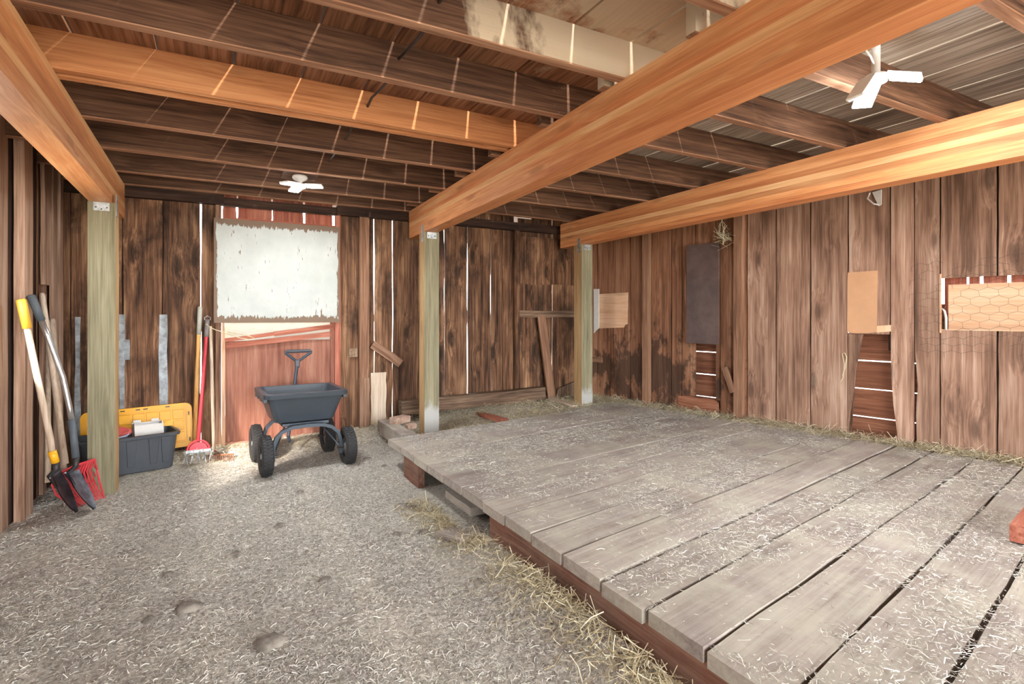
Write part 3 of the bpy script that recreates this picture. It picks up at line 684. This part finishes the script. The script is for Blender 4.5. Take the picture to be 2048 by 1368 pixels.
def arch(y):
    P = [(-.245, y, .10), (-.245, y, .20), (-.225, y, .265), (-.18, y, .31), (-.11, y, .335), (0, y, .34), (.11, y, .335), (.18, y, .31), (.225, y, .265), (.245, y, .20), (.245, y, .10)]
    b = MB(); th, wd = .012, .042
    rings = []
    for i, p in enumerate(P):
        p = Vector(p); d = (Vector(P[min(i + 1, 10)]) - Vector(P[max(i - 1, 0)])).normalized(); n = d.cross(YV)
        rings.append([p + n * th + YV * wd / 2, p - n * th + YV * wd / 2, p - n * th - YV * wd / 2, p + n * th - YV * wd / 2])
    return loft(b, rings, True, True).build('frame_arch', M_cartm, cart)
arch(-.27); arch(.20)
for sx in (-1, 1):
    MB().tube([(sx * .12, -.26, .33), (sx * .12, .20, .33)], .012, 6).build('frame_rail', M_cartm, cart)
    MB().tube([(sx * .235, -.27, .16), (sx * .12, -.05, .33)], .007, 6).build('brace', M_cartm, cart)
RW = .150
def wheel(x, y, sg):
    Mx = Matrix.Rotation(math.pi / 2, 3, 'Y'); c = Vector((x, y, RW))
    prof = [(.080, -.030), (.100, -.040), (.127, -.040), (.141, -.030), (.146, -.015), (.147, 0), (.146, .015), (.141, .030), (.127, .040), (.100, .040), (.080, .030)]
    t = MB().lathe(prof, 36, Mx, c, close=True)
    for i in range(36):                     # tread lugs
        for k, (zz, ao) in enumerate(((-.022, 0), (.0, .5), (.022, 0))):
            a = 2 * math.pi * (i + ao) / 36; rad = .145 - (.004 if k != 1 else 0)
            R3 = Mx @ Matrix.Rotation(a, 3, 'Z')
            t.box(c + R3 @ Vector((rad, 0, zz)), (.012, .016, .018), R3)
    w_ = t.build('wheel_tyre', M_tire, cart)
    rm = MB().lathe([(.09, -.028), (.085, -.022), (.078, -.016), (.05, -.012), (.03, -.02), (.022, -.03), (.0, -.03)], 28, Mx, c)
    rm.lathe([(.09, .028), (.085, .022), (.078, .016), (.05, .012), (.03, .02), (.022, .03), (.0, .03)], 28, Mx, c)
    rm.build('wheel_rim', M_rimw, w_, smooth=True)
    MB().lathe([(.0, sg * .036), (.018, sg * .034), (.02, sg * .02)], 14, Mx, c).build('hub_cap', M_galv, w_)
    MB().tube([c + Vector((-sg * .08, 0, 0)), c], .010, 8).build('axle', M_dsteel, cart)
for x_, y_, sg in ((-.297, -.29, -1), (.297, -.29, 1), (-.30, .20, -1), (.26, .20, 1)): wheel(x_, y_, sg)
hd = MB(); p0 = Vector((-.05, .24, .17)); p1 = Vector((.05, .40, .76))
hd.tube([(-.05, .20, .13), p0, p1], .014, 6); hs_ = hd.build('handle_shaft', M_cartm, cart)
ax = (p1 - p0).normalized()
q = p1 + ax * .11
MB().tube([q - XV * .10 + ax * .0, q + XV * .10], .015, 8).build('grip_bar', M_blackp, hs_)
for sx in (-1, 1):
    MB().tube([p1 + ax * .01, p1 + ax * .03 + XV * sx * .02, q + XV * sx * .105 - ax * .015, q + XV * sx * .10], [.012, .012, .012, .014], 8).build('grip_side', M_cartm, hs_)
MB().box(p1, (.04, .035, .07)).build('grip_socket', M_blackp, hs_, bevel=.008)

# ------------------------------------------------------------------ storage tote, lid, things inside
tz = gh(-.45, 4.95) - .0
fr, ft = Vector((-.285, 4.905, 0)), Vector((-.86, 4.745, 0))
td = (fr - ft).normalized(); tn = Vector((-td.y, td.x, 0))
tc_ = (fr + ft) / 2 + tn * .15
tote = empty('storage_tote', (tc_.x, tc_.y, tz)); tote.rotation_euler.z = math.atan2(td.y, td.x)
tag(tote, 'black plastic storage tote behind the left post, holding small items', 'tote')
LX, LY, HT = .60, .31, .275
b = MB(); loft(b, [ring(LX - .07, LY - .06, .03, 0), ring(LX - .06, LY - .05, .03, .006), ring(LX, LY, .035, HT), ring(LX - .012, LY - .012, .03, HT), ring(LX - .07, LY - .065, .03, .012)], True, True)
tb = b.build('body', M_blackp, tote)
b = MB(); loft(b, [ring(LX + .0, LY + .0, .035, HT - .025), ring(LX + .03, LY + .03, .04, HT - .02), ring(LX + .035, LY + .035, .04, HT), ring(LX - .01, LY - .01, .03, HT + .003)]); b.build('rim', M_blackp, tb)
for xx in (-.19, .0, .14, .22):
    f = lambda z: -(LY / 2 - .028 + .028 * z / HT) - .006
    b = MB().hexa([(xx - .022, f(.05) + .012, .05), (xx + .022, f(.05) + .012, .05), (xx + .022, f(.05), .05), (xx - .022, f(.05), .05),
                   (xx - .036, f(HT - .03) + .012, HT - .03), (xx + .036, f(HT - .03) + .012, HT - .03), (xx + .036, f(HT - .03), HT - .03), (xx - .036, f(HT - .03), HT - .03)])
    b.build('rib', M_blackp, tb, bevel=.004)
MB().box((LX / 2 + .022, .0, HT - .02), (.02, .12, .04)).build('end_handle', M_white, tb, bevel=.004)
# lid leaning on the wall behind
lid = empty('tote_lid', (-.56, 5.185, gh(-.5, 5.18) + .03)); lid.rotation_euler = (math.radians(-6), math.radians(-2.5), 0)
tag(lid, 'yellow plastic tote lid leaning on the wall behind the black tote', 'lid')
P = [(x, z + .18) for x, z in rrect(.74, .36, .05)]
ly = MB().prism(P, (0, 0, 0), XV, ZV, YV, .012).build('panel', M_yel, lid)
b = MB(); Pi = [(x, z + .18) for x, z in rrect(.66, .28, .03)]
loft(b, [[(x, -.006, z) for x, z in P], [(x * .995, -.022, (z - .18) * .99 + .18) for x, z in P], [(x, -.022, z) for x, z in Pi], [(x, -.004, z) for x, z in Pi]])
b.build('rim', M_yel, lid)
for i in range(7):
    for j in range(3):
        o = MB().box((-.27 + i * .09, -.009, .09 + j * .09), (.076, .008, .076)).build('raised_square', M_yel, ly, bevel=.003)
for xx in (-.1, .0, .05, .2): MB().box((xx, -.0225, .34), (.03, .002, .008)).build('slot', M_dsteel, ly)
MB().box((.345, -.0225, .27), (.008, .002, .03)).build('slot', M_dsteel, ly); MB().box((.345, -.0225, .06), (.008, .002, .03)).build('slot', M_dsteel, ly)
def in_tote(x, y, z):
    c, s__ = math.cos(tote.rotation_euler.z), math.sin(tote.rotation_euler.z); return Vector((tc_.x + x * c - y * s__, tc_.y + x * s__ + y * c, tz + z))
tr = empty('white_crate', in_tote(.14, -.01, .16)); tr.rotation_euler = (math.radians(-14), 0, tote.rotation_euler.z); tag(tr, 'white plastic bin standing tilted inside the black tote', 'bin')
MB().box((0, .0, .085), (.19, .012, .17)).build('front', M_white, tr); MB().box((0, .10, .10), (.19, .008, .20)).build('back', M_white, tr)
for sx in (-1, 1): MB().box((sx * .09, .05, .095), (.008, .10, .19)).build('side', M_white, tr); MB().box((sx * .06, .10, .205), (.05, .008, .03)).build('tab', M_white, tr)
MB().box((0, .05, .004), (.19, .10, .008)).build('bottom', M_white, tr)
def bowl(label, loc, r, h, mat, tilt):
    o = MB().lathe([(0, .0), (r * .6, 0), (r * .68, .006), (r * .98, h), (r * 1.04, h + .003), (r * 1.04, h + .008), (r * .95, h + .006), (r * .62, .012), (0, .012)], 28).build('bowl', mat, None, smooth=True)
    o.location = loc; o.rotation_euler = tilt; return tag(o, label, 'bowl', 'bowls in the tote')
bowl('pale blue plastic bowl in the tote under the red bowl', in_tote(-.10, -.03, .20), .10, .08, M_blue, (.05, 0, 0))
bowl('red plastic bowl nested in the pale blue bowl in the tote', in_tote(-.10, -.03, .245), .10, .07, M_pink, (.1, .12, 0))
o = MB().lathe([(0, -.05), (.018, -.045), (.024, -.02), (.026, .02), (.018, .04), (.0, .045)], 16).build('red_bottle', M_pink, None, smooth=True); o.location = in_tote(-.005, .06, .27); o.rotation_euler = (.4, .9, .2)
tag(o, 'small red brown bottle lying beside the white bin in the tote', 'bottle')

# ------------------------------------------------------------------ shovels and handles on the left
def spade(label, top, pts, tip, wid, gripm, shaftm, bladem, colm, rsh, gl, bend_r):
    """pts: shaft points from the top down to the blade root"""
    r = empty('shovel', tip); tag(r, label, 'shovel', 'shovels leaning on the left wall'); O = Vector(tip)
    P = [Vector(top) - O] + [Vector(p) - O for p in pts]
    g_end = P[0] + (P[1] - P[0]).normalized() * gl
    MB().tube([P[0], P[0] + (g_end - P[0]) * .04, g_end], [rsh * .9, rsh * 1.45, rsh * 1.35], 12).build('grip', gripm, r, smooth=True)
    MB().tube([g_end] + P[1:-2], rsh, 12).build('shaft', shaftm, r, smooth=True)
    MB().tube(P[-3:-1], rsh * 1.25, 12).build('collar', colm, r, smooth=True)
    # smooth neck
    MB().tube([P[-2], P[-2] * .45 + P[-1] * .55 + Vector((bend_r, -.006, 0)), P[-1], P[-1] * .7], [rsh * 1.15, rsh, rsh * .9, rsh * .4], 10).build('neck', M_dsteel, r, smooth=True)
    # blade: width along the wall, dished
    d = -P[-1]; Lb = d.length; d.normalize(); wv = YV - d * d.y; wv.normalize(); nn = d.cross(wv)
    nu, nv = 10, 12; b = MB(); rows = []
    for sgn in (0, 1):
        for j in range(nv + 1):
            f = j / nv; half = wid / 2 * (math.sin(math.pi * min(1, (1 - f) * 1.6 + .0) / 2) ** .6 if f > .38 else (.80 + .20 * f / .38))
            half = max(half, .004)
            for i in range(nu + 1):
                u = -1 + 2 * i / nu
                dish = .030 * u * u * (1 - .6 * f) + .02 * (f - .5) ** 2
                b.v.append(tuple(P[-1] + d * (Lb * f) + wv * (u * half) + nn * (dish * 1.0 + (.003 if sgn else 0))))
    m_ = (nu + 1) * (nv + 1)
    for j in range(nv):
        for i in range(nu):
            a = j * (nu + 1) + i; b.f.append((a, a + 1, a + nu + 2, a + nu + 1)); b.f.append((m_ + a, m_ + a + nu + 1, m_ + a + nu + 2, m_ + a + 1))
    for i in range(nu): b.f.append((i, m_ + i, m_ + i + 1, i + 1))
    bl_ = b.build('blade', bladem, r, smooth=True)
    MB().tube([P[-1] - wv * wid * .40 + nn * .022, P[-1] + nn * .004, P[-1] + wv * wid * .40 + nn * .022], .005, 6).build('step', bladem, bl_)
    return r
YS = 4.10
spade('shovel with yellow end grip and pale wooden shaft, leftmost of the leaning tools', onY(42, 598, 4.05), [onY(101, 880, 4.10), onY(104, 902, 4.10), onY(111, 925, 4.11) , onY(99, 952, 4.12)], Vector((-.775, 4.13, .012)), .21, M_yelg, M_handle, M_bladed, M_yel, .017, .17, .02)
spade('shovel with grey rubber grip and bent silver shaft beside the yellow handled one', onY(61, 590, 4.23), [onY(96, 672, 4.23), onY(126, 755, 4.22), onY(139, 815, 4.22), onY(143, 840, 4.21), onY(152, 915, 4.20), onY(134, 948, 4.20)], onZ(184, 1021, .012), .22, M_greyg, M_chrome, M_blade, M_greyg, .0155, .16, .025)
def pole(name, label, a, b, r0, r1, mat, cat='handle', grp='loose wooden tool handles'):
    root = empty(name, b); tag(root, label, cat, grp); d = Vector(a) - Vector(b)
    o = MB().tube([(0, 0, 0), d * .5, d * .985, d], [r1, (r0 + r1) / 2, r0, r0 * .6], 10).build('shaft', mat, root, smooth=True); return root
# red plastic bedding fork
fk = pole('bedding_fork', 'red plastic bedding fork with long pale wooden handle behind the shovels', onY(84, 586, 4.55), onY(131, 928, 4.40), .016, .018, M_handle, 'fork', None); del_ = fk.location.copy()
A0, A1 = onY(112, 950, 4.36) - del_, onY(189, 919, 4.42) - del_
T0, T1 = onZ(158, 1012, .02) - del_, onZ(208, 996, .015) - del_
mid = Vector((.05, -.03, .02))
MB().tube([A0, (A0 + A1) / 2 + Vector((0, 0, .01)), A1], .008, 6).build('head_bar', M_red, fk)
B0, B1 = A0 * .55 + T0 * .45 - Vector((.05, 0, .03)), A1 * .55 + T1 * .45 - Vector((.03, 0, .02))
MB().tube([B0, B1], .006, 6).build('cross_bar', M_red, fk)
for i in range(13):
    f = i / 12; a = A0.lerp(A1, f); m2 = B0.lerp(B1, f); t_ = T0.lerp(T1, f)
    MB().tube([a, a.lerp(m2, .5) - Vector((.02, 0, .0)), m2, m2.lerp(t_, .5) + Vector((0, 0, -.012)), t_], [.006, .006, .006, .005, .003], 5).build('tine', M_red, fk)
for (E0, E1, E2) in ((A1, B1, T1),):
    e = E0 + Vector((.03, -.10, -.05)); MB().tube([E0, e, e * .5 + E2 * .5 + Vector((0, -.03, .02)), E2], .006, 6).build('side_rail', M_red, fk)
    for f in (.3, .6, .9): MB().tube([E0.lerp(E1, f), E0.lerp(e, f) + (E1 - E0) * f * .8], .004, 5).build('side_rib', M_red, fk)
pole('tool_handle', 'pale wooden tool handle behind the silver shafted shovel', onY(105, 636, 4.75), onY(128, 945, 4.50), .016, .018, M_handle)
pole('tool_handle', 'grey wooden tool handle standing closest to the left wall boards', onY(96, 640, 4.65), onY(96, 965, 4.40), .014, .016, M_handle)
# tools leaning on the back wall, right of the tote
def lean(px0, py0, px1, py1, ytop, ybot): return onY(px0, py0, ytop), onY(px1, py1, ybot)
a, b = lean(400, 613, 388, 900, YB - .02, YB - .11)
hp = pole('hoe_handle', 'honey coloured wooden handle leaning on the wall left of the red cultivator', a, b, .018, .016, M_handley)
MB().tube([(a - b) * .80, (a - b) * .995], .0185, 10).build('grey_sleeve', plain('worn_grip', srgb(168, 164, 150), .7, var=.1), hp, smooth=True)
a, b = lean(415, 640, 397, 882, YB - .03, YB - .37)
cv = pole('rotary_cultivator', 'red handled rotary cultivator with spiked wheels leaning on the wall', a, b, .013, .014, M_redpaint, 'cultivator', None)
d = a - b
MB().tube([d * .85, d * 1.0], .018, 10).build('grip', plain('grey_rubber_grip', srgb(128, 120, 114), .7, var=.3, scale=60), cv, smooth=True)
MB().tube([d + Vector((-.02, 0, .0)), d + Vector((-.022, 0, .02)), d + Vector((0, 0, .034)), d + Vector((.022, 0, .02)), d + Vector((.02, 0, 0))], .003, 6).build('hanging_ring', M_galv, cv)
arc = [Vector((.075 * math.cos(t), 0, -.07 + .075 * math.sin(t))) for t in [math.pi * i / 10 for i in range(11)]]
MB().tube(arc, .008, 6).build('yoke', M_redpaint, cv); MB().prism([(p.x * .85, p.z * .85 - .012) for p in arc], (0, 0, 0), XV, ZV, YV, .004).build('guard_plate', M_redpaint, cv)
MB().tube([(-.10, 0, -.09), (.10, 0, -.09)], .006, 6).build('axle', M_galv, cv)
MB().box((0, .0, -.075), (.17, .03, .02)).build('cross_bar', M_galv, cv)
zc = b.z; rr_ = min(.062, zc - gh(b.x, b.y) - .09 + .0)
for i, xx in enumerate((-.085, -.04, .0, .04, .085)):
    st = MB(); rs_ = .058
    for k in range(8):
        t_ = 2 * math.pi * k / 8 + i * .4; st.tube([(xx, 0, -.11), (xx + .012 * (-1) ** k, rs_ * math.cos(t_), -.11 + rs_ * math.sin(t_))], [.005, .0025], 5)
    st.build('spiked_wheel', M_galv, cv)
a, b = lean(421, 652, 428, 905, YB - .04, YB - .17)
rk = pole('bow_rake', 'pale handled garden rake leaning on the wall with its toothed head on the floor', a, b, .013, .014, M_handle, 'rake', None)
e0, e1 = onZ(416, 912, b.z + .004) - b, onZ(466, 908, b.z + .004) - b
hb_ = MB().tube([e0, e1], .007, 6).build('head_bar', plain('rusty_iron', srgb(150, 96, 66), .8, c2=srgb(96, 58, 40), scale=40), rk)
for i in range(13):
    p = e0.lerp(e1, i / 12); MB().tube([p, p + Vector((0, -.015, -.03)), p + Vector((.004, -.03, -.045))], [.004, .0035, .002], 5).build('tooth', MATS['rusty_iron'], rk)
MB().tube([Vector((0, 0, .02)), e0.lerp(e1, .5)], .006, 6).build('neck', MATS['rusty_iron'], rk)
# knotted rope and chain tying the handles
pts = [onY(*q, YB - .09) for q in ((412, 648), (420, 655), (432, 660), (446, 664), (462, 670), (480, 676), (498, 679), (510, 677), (498, 672), (478, 668), (455, 664))]
o = MB().tube(pts, .004, 6).build('tie_rope', M_rope, None, smooth=True); tag(o, 'frayed pale rope tied round the tool handles beside the door', 'rope')
# ------------------------------------------------------------------ clods on the dirt
cl = [(380, 1215, .05), (540, 1288, .06), (470, 1112, .04), (560, 1052, .03), (300, 1240, .03), (812, 1015, .06), (838, 1021, .03), (845, 1065, .035), (795, 1068, .03), (770, 932, .03), (735, 918, .035), (650, 1160, .03), (330, 1150, .03), (600, 985, .03), (960, 1165, .03)]
lab = ['dirt clod lying near the bottom edge left of centre', 'large grey dirt clod near the bottom middle of the dirt floor', None]
words = ['dark lump at the lower left of the dirt floor', 'largest flat lump near the bottom of the dirt floor', 'small lump in the left middle of the dirt floor', 'tiny lump straight below the cart front wheel', 'lump near the bottom left dirt', 'largest stone beside the hollow platform edge', 'small stone right beside the largest stone by the platform', 'pebble just above the thin grey board', 'pebble left of the thin grey board', 'stone right of the cart toward the platform', 'stone behind the cart right wheel', 'small lump at the centre of the lower dirt floor', 'small lump at far lower left dirt', 'lump just in front of the cart', 'small lump at the straw bank along the platform']
for (px, py, r_), wd in zip(cl, words):
    p = onZ(px, py, .04)
    for _ in range(4): p = onZ(px, py, gh(p.x, p.y))
    b = MB(); nb, nr = 10, 6
    prof = [(r_ * math.sin(math.pi * i / nr), -r_ * math.cos(math.pi * i / nr) * .45) for i in range(nr + 1)]
    b.lathe([(max(a_, .0005), z_) for a_, z_ in prof], nb)
    b.v = [tuple(Vector(v_) * (1 + .55 * noise.noise(Vector(v_) * 30 + Vector((px, py, 0))))) for v_ in b.v]
    o = b.build('dirt_clod', M_stone, None, smooth=True); o.location = p - Vector((0, 0, r_ * .06)); o.rotation_euler.z = random.uniform(0, 6)
    tag(o, wd, 'clod', 'lumps on the dirt floor')

# ------------------------------------------------------------------ straw (uncountable)
GX, GY = np.linspace(-1.6, 5.6, 361), np.linspace(-2.6, 5.6, 411)
GZ = np.array([[gh(x, y) for x in GX] for y in GY])
def gz(x, y):
    fx = np.clip((x + 1.6) / 7.2 * 360, 0, 359.99); fy = np.clip((y + 2.6) / 8.2 * 410, 0, 409.99)
    i, j = fx.astype(int), fy.astype(int); a, b = fx - i, fy - j
    return (GZ[j, i] * (1 - a) + GZ[j, i + 1] * a) * (1 - b) + (GZ[j + 1, i] * (1 - a) + GZ[j + 1, i + 1] * a) * b
def vnoise(x, y, sc, seed):
    r = np.random.default_rng(seed).random((128, 128)); X, Y = x * sc + 40, y * sc + 40
    i, j = np.floor(X).astype(int), np.floor(Y).astype(int); a, b = X - i, Y - j; a = a * a * (3 - 2 * a); b = b * b * (3 - 2 * b)
    i %= 127; j %= 127
    return (r[j, i] * (1 - a) + r[j, i + 1] * a) * (1 - b) + (r[j + 1, i] * (1 - a) + r[j + 1, i + 1] * a) * b
def flakes(name, mat, x, y, z, lmin, lmax, wmin, wmax, pitch, label, cat, lift=.0):
    n = len(x); L = lmin + (lmax - lmin) * RNG.random(n) ** 2.2; Wd = wmin + (wmax - wmin) * RNG.random(n)
    a = RNG.random(n) * 2 * np.pi; p = RNG.normal(0, pitch, n); r = RNG.normal(0, .5, n)
    d = np.stack([np.cos(a) * np.cos(p), np.sin(a) * np.cos(p), np.sin(p)], 1)
    sd = np.stack([-np.sin(a), np.cos(a), np.zeros(n)], 1); up = np.cross(d, sd)
    sd = sd * np.cos(r)[:, None] + up * np.sin(r)[:, None]
    c = np.stack([x, y, z + np.abs(np.sin(p)) * L * .4 + lift + RNG.random(n) * .002], 1)
    bend = up * (RNG.normal(0, .08, n) * L)[:, None] + sd * (RNG.normal(0, .1, n) * L)[:, None]
    h = d * (L / 2)[:, None]; s_ = sd * (Wd / 2)[:, None]
    V = np.stack([c - h - s_, c - h + s_, c + bend - s_, c + bend + s_, c + h - s_, c + h + s_], 1).reshape(-1, 3)
    base = np.arange(n)[:, None] * 6
    Q = np.concatenate([base + np.array([0, 2, 3, 1]), base + np.array([2, 4, 5, 3])], 1).reshape(-1, 4)
    me = bpy.data.meshes.new(name); me.vertices.add(len(V)); me.vertices.foreach_set('co', V.ravel())
    me.loops.add(Q.size); me.loops.foreach_set('vertex_index', Q.ravel().astype(np.int32)); me.polygons.add(len(Q))
    me.polygons.foreach_set('loop_start', np.arange(len(Q), dtype=np.int32) * 4); me.polygons.foreach_set('loop_total', np.full(len(Q), 4, dtype=np.int32))
    me.update(); at = me.attributes.new('rnd', 'FLOAT', 'POINT'); at.data.foreach_set('value', np.repeat(RNG.random(n), 6).astype(np.float32))
    me.materials.append(mat); o = bpy.data.objects.new(name, me); link(o)
    return tag(o, label, cat, kind='stuff')
def ex(y): return 1.215 - .022 * y
n = 260000                                   # loose short straw on the dirt, thicker near the viewer
y = .35 + 4.85 * RNG.random(n) ** 1.5; x = -1.05 + 2.3 * RNG.random(n)
k = (x < ex(y) - .01) & (RNG.random(n) < .45 + .55 * (vnoise(x, y, 3.1, 1) > .42))
x, y = x[k], y[k]; flakes('straw_litter', M_straw, x, y, gz(x, y), .005, .034, .0010, .0030, .18, 'short pale straw scattered over the whole dirt floor', 'straw')
n = 5500                                     # longer golden straw banked along the platform edge
y = 3.2 - 3.0 * RNG.random(n) ** .9; x = ex(y) - .03 - np.abs(RNG.normal(0, .09, n))
k = RNG.random(n) < .25 + .75 * (vnoise(x, y, 5, 5) > .4); x, y = x[k], y[k]
flakes('straw_bank', M_strawy, x, y, gz(x, y) + .006 + RNG.random(len(x)) * .02, .015, .11, .0015, .0035, .35, 'golden straw banked along the front edge of the platform', 'straw')
n = 150000                                   # chaff on the platform
u = RNG.random(n); v = RNG.random(n); y = -.2 + 4.9 * v ** .9; x = 1.2 + 3.4 * u
vv = -x * math.sin(WA) + y * math.cos(WA); sdist = (x - WC.x) * ND.x + (y - WC.y) * ND.y
m1 = vnoise(x, y, 2.6, 3) * .6 + vnoise(x, y, 7.5, 4) * .4 + .10 * (vv > 2.2) * (x < 3.3)
k = (x > ex(y) + .0) & (vv < V_FAR - .02) & (sdist > .05) & (RNG.random(n) < np.clip((m1 - .40) / .16, .05, 1))
x, y = x[k], y[k]; flakes('platform_straw', M_straw, x, y, np.full(len(x), DZ + .001), .006, .04, .0010, .0028, .10, 'pale chaff and straw in patches on the plank platform', 'straw')
n = 9000                                     # strip along the right wall foot
s = RNG.random(n) * 4.4; off = np.abs(RNG.normal(0, .07, n)) + .01
x = WC.x + SD.x * s + ND.x * off; y = WC.y + SD.y * s + ND.y * off
flakes('wall_straw', M_strawy, x, y, DZ + .004 + .03 * np.clip(1 - off / .15, 0, 1) * RNG.random(n), .02, .13, .0015, .0035, .3, 'loose golden straw gathered along the foot of the right wall', 'straw')
n = 14000                                    # heap behind the platform
x = 1.3 + 2.6 * RNG.random(n); y = 4.15 + 1.05 * RNG.random(n); vv = -x * math.sin(WA) + y * math.cos(WA)
k = vv > V_FAR - .06; x, y = x[k], y[k]
flakes('back_straw', M_strawy, x, y, gz(x, y) + RNG.random(len(x)) * .025, .02, .12, .0015, .0035, .3, 'golden straw heaped between the platform and the back wall', 'straw')
n = 5000
x = -1.0 + 2.4 * RNG.random(n); y = 5.2 - np.abs(RNG.normal(0, .2, n)); flakes('door_straw', M_strawy, x, y, gz(x, y) + RNG.random(n) * .008, .015, .09, .0012, .003, .2, 'loose straw on the dirt along the back wall and door', 'straw')
tq = R(*onR(1447, 470, .08), .08); n = 60    # tuft caught on the stud
x = tq.x + RNG.normal(0, .03, n); y = tq.y + RNG.normal(0, .03, n); flakes('straw_tuft', M_strawy, x, y, tq.z + RNG.normal(-.04, .05, n), .08, .22, .003, .006, .8, 'tuft of straw caught on the stud above the brown panel', 'straw tuft')
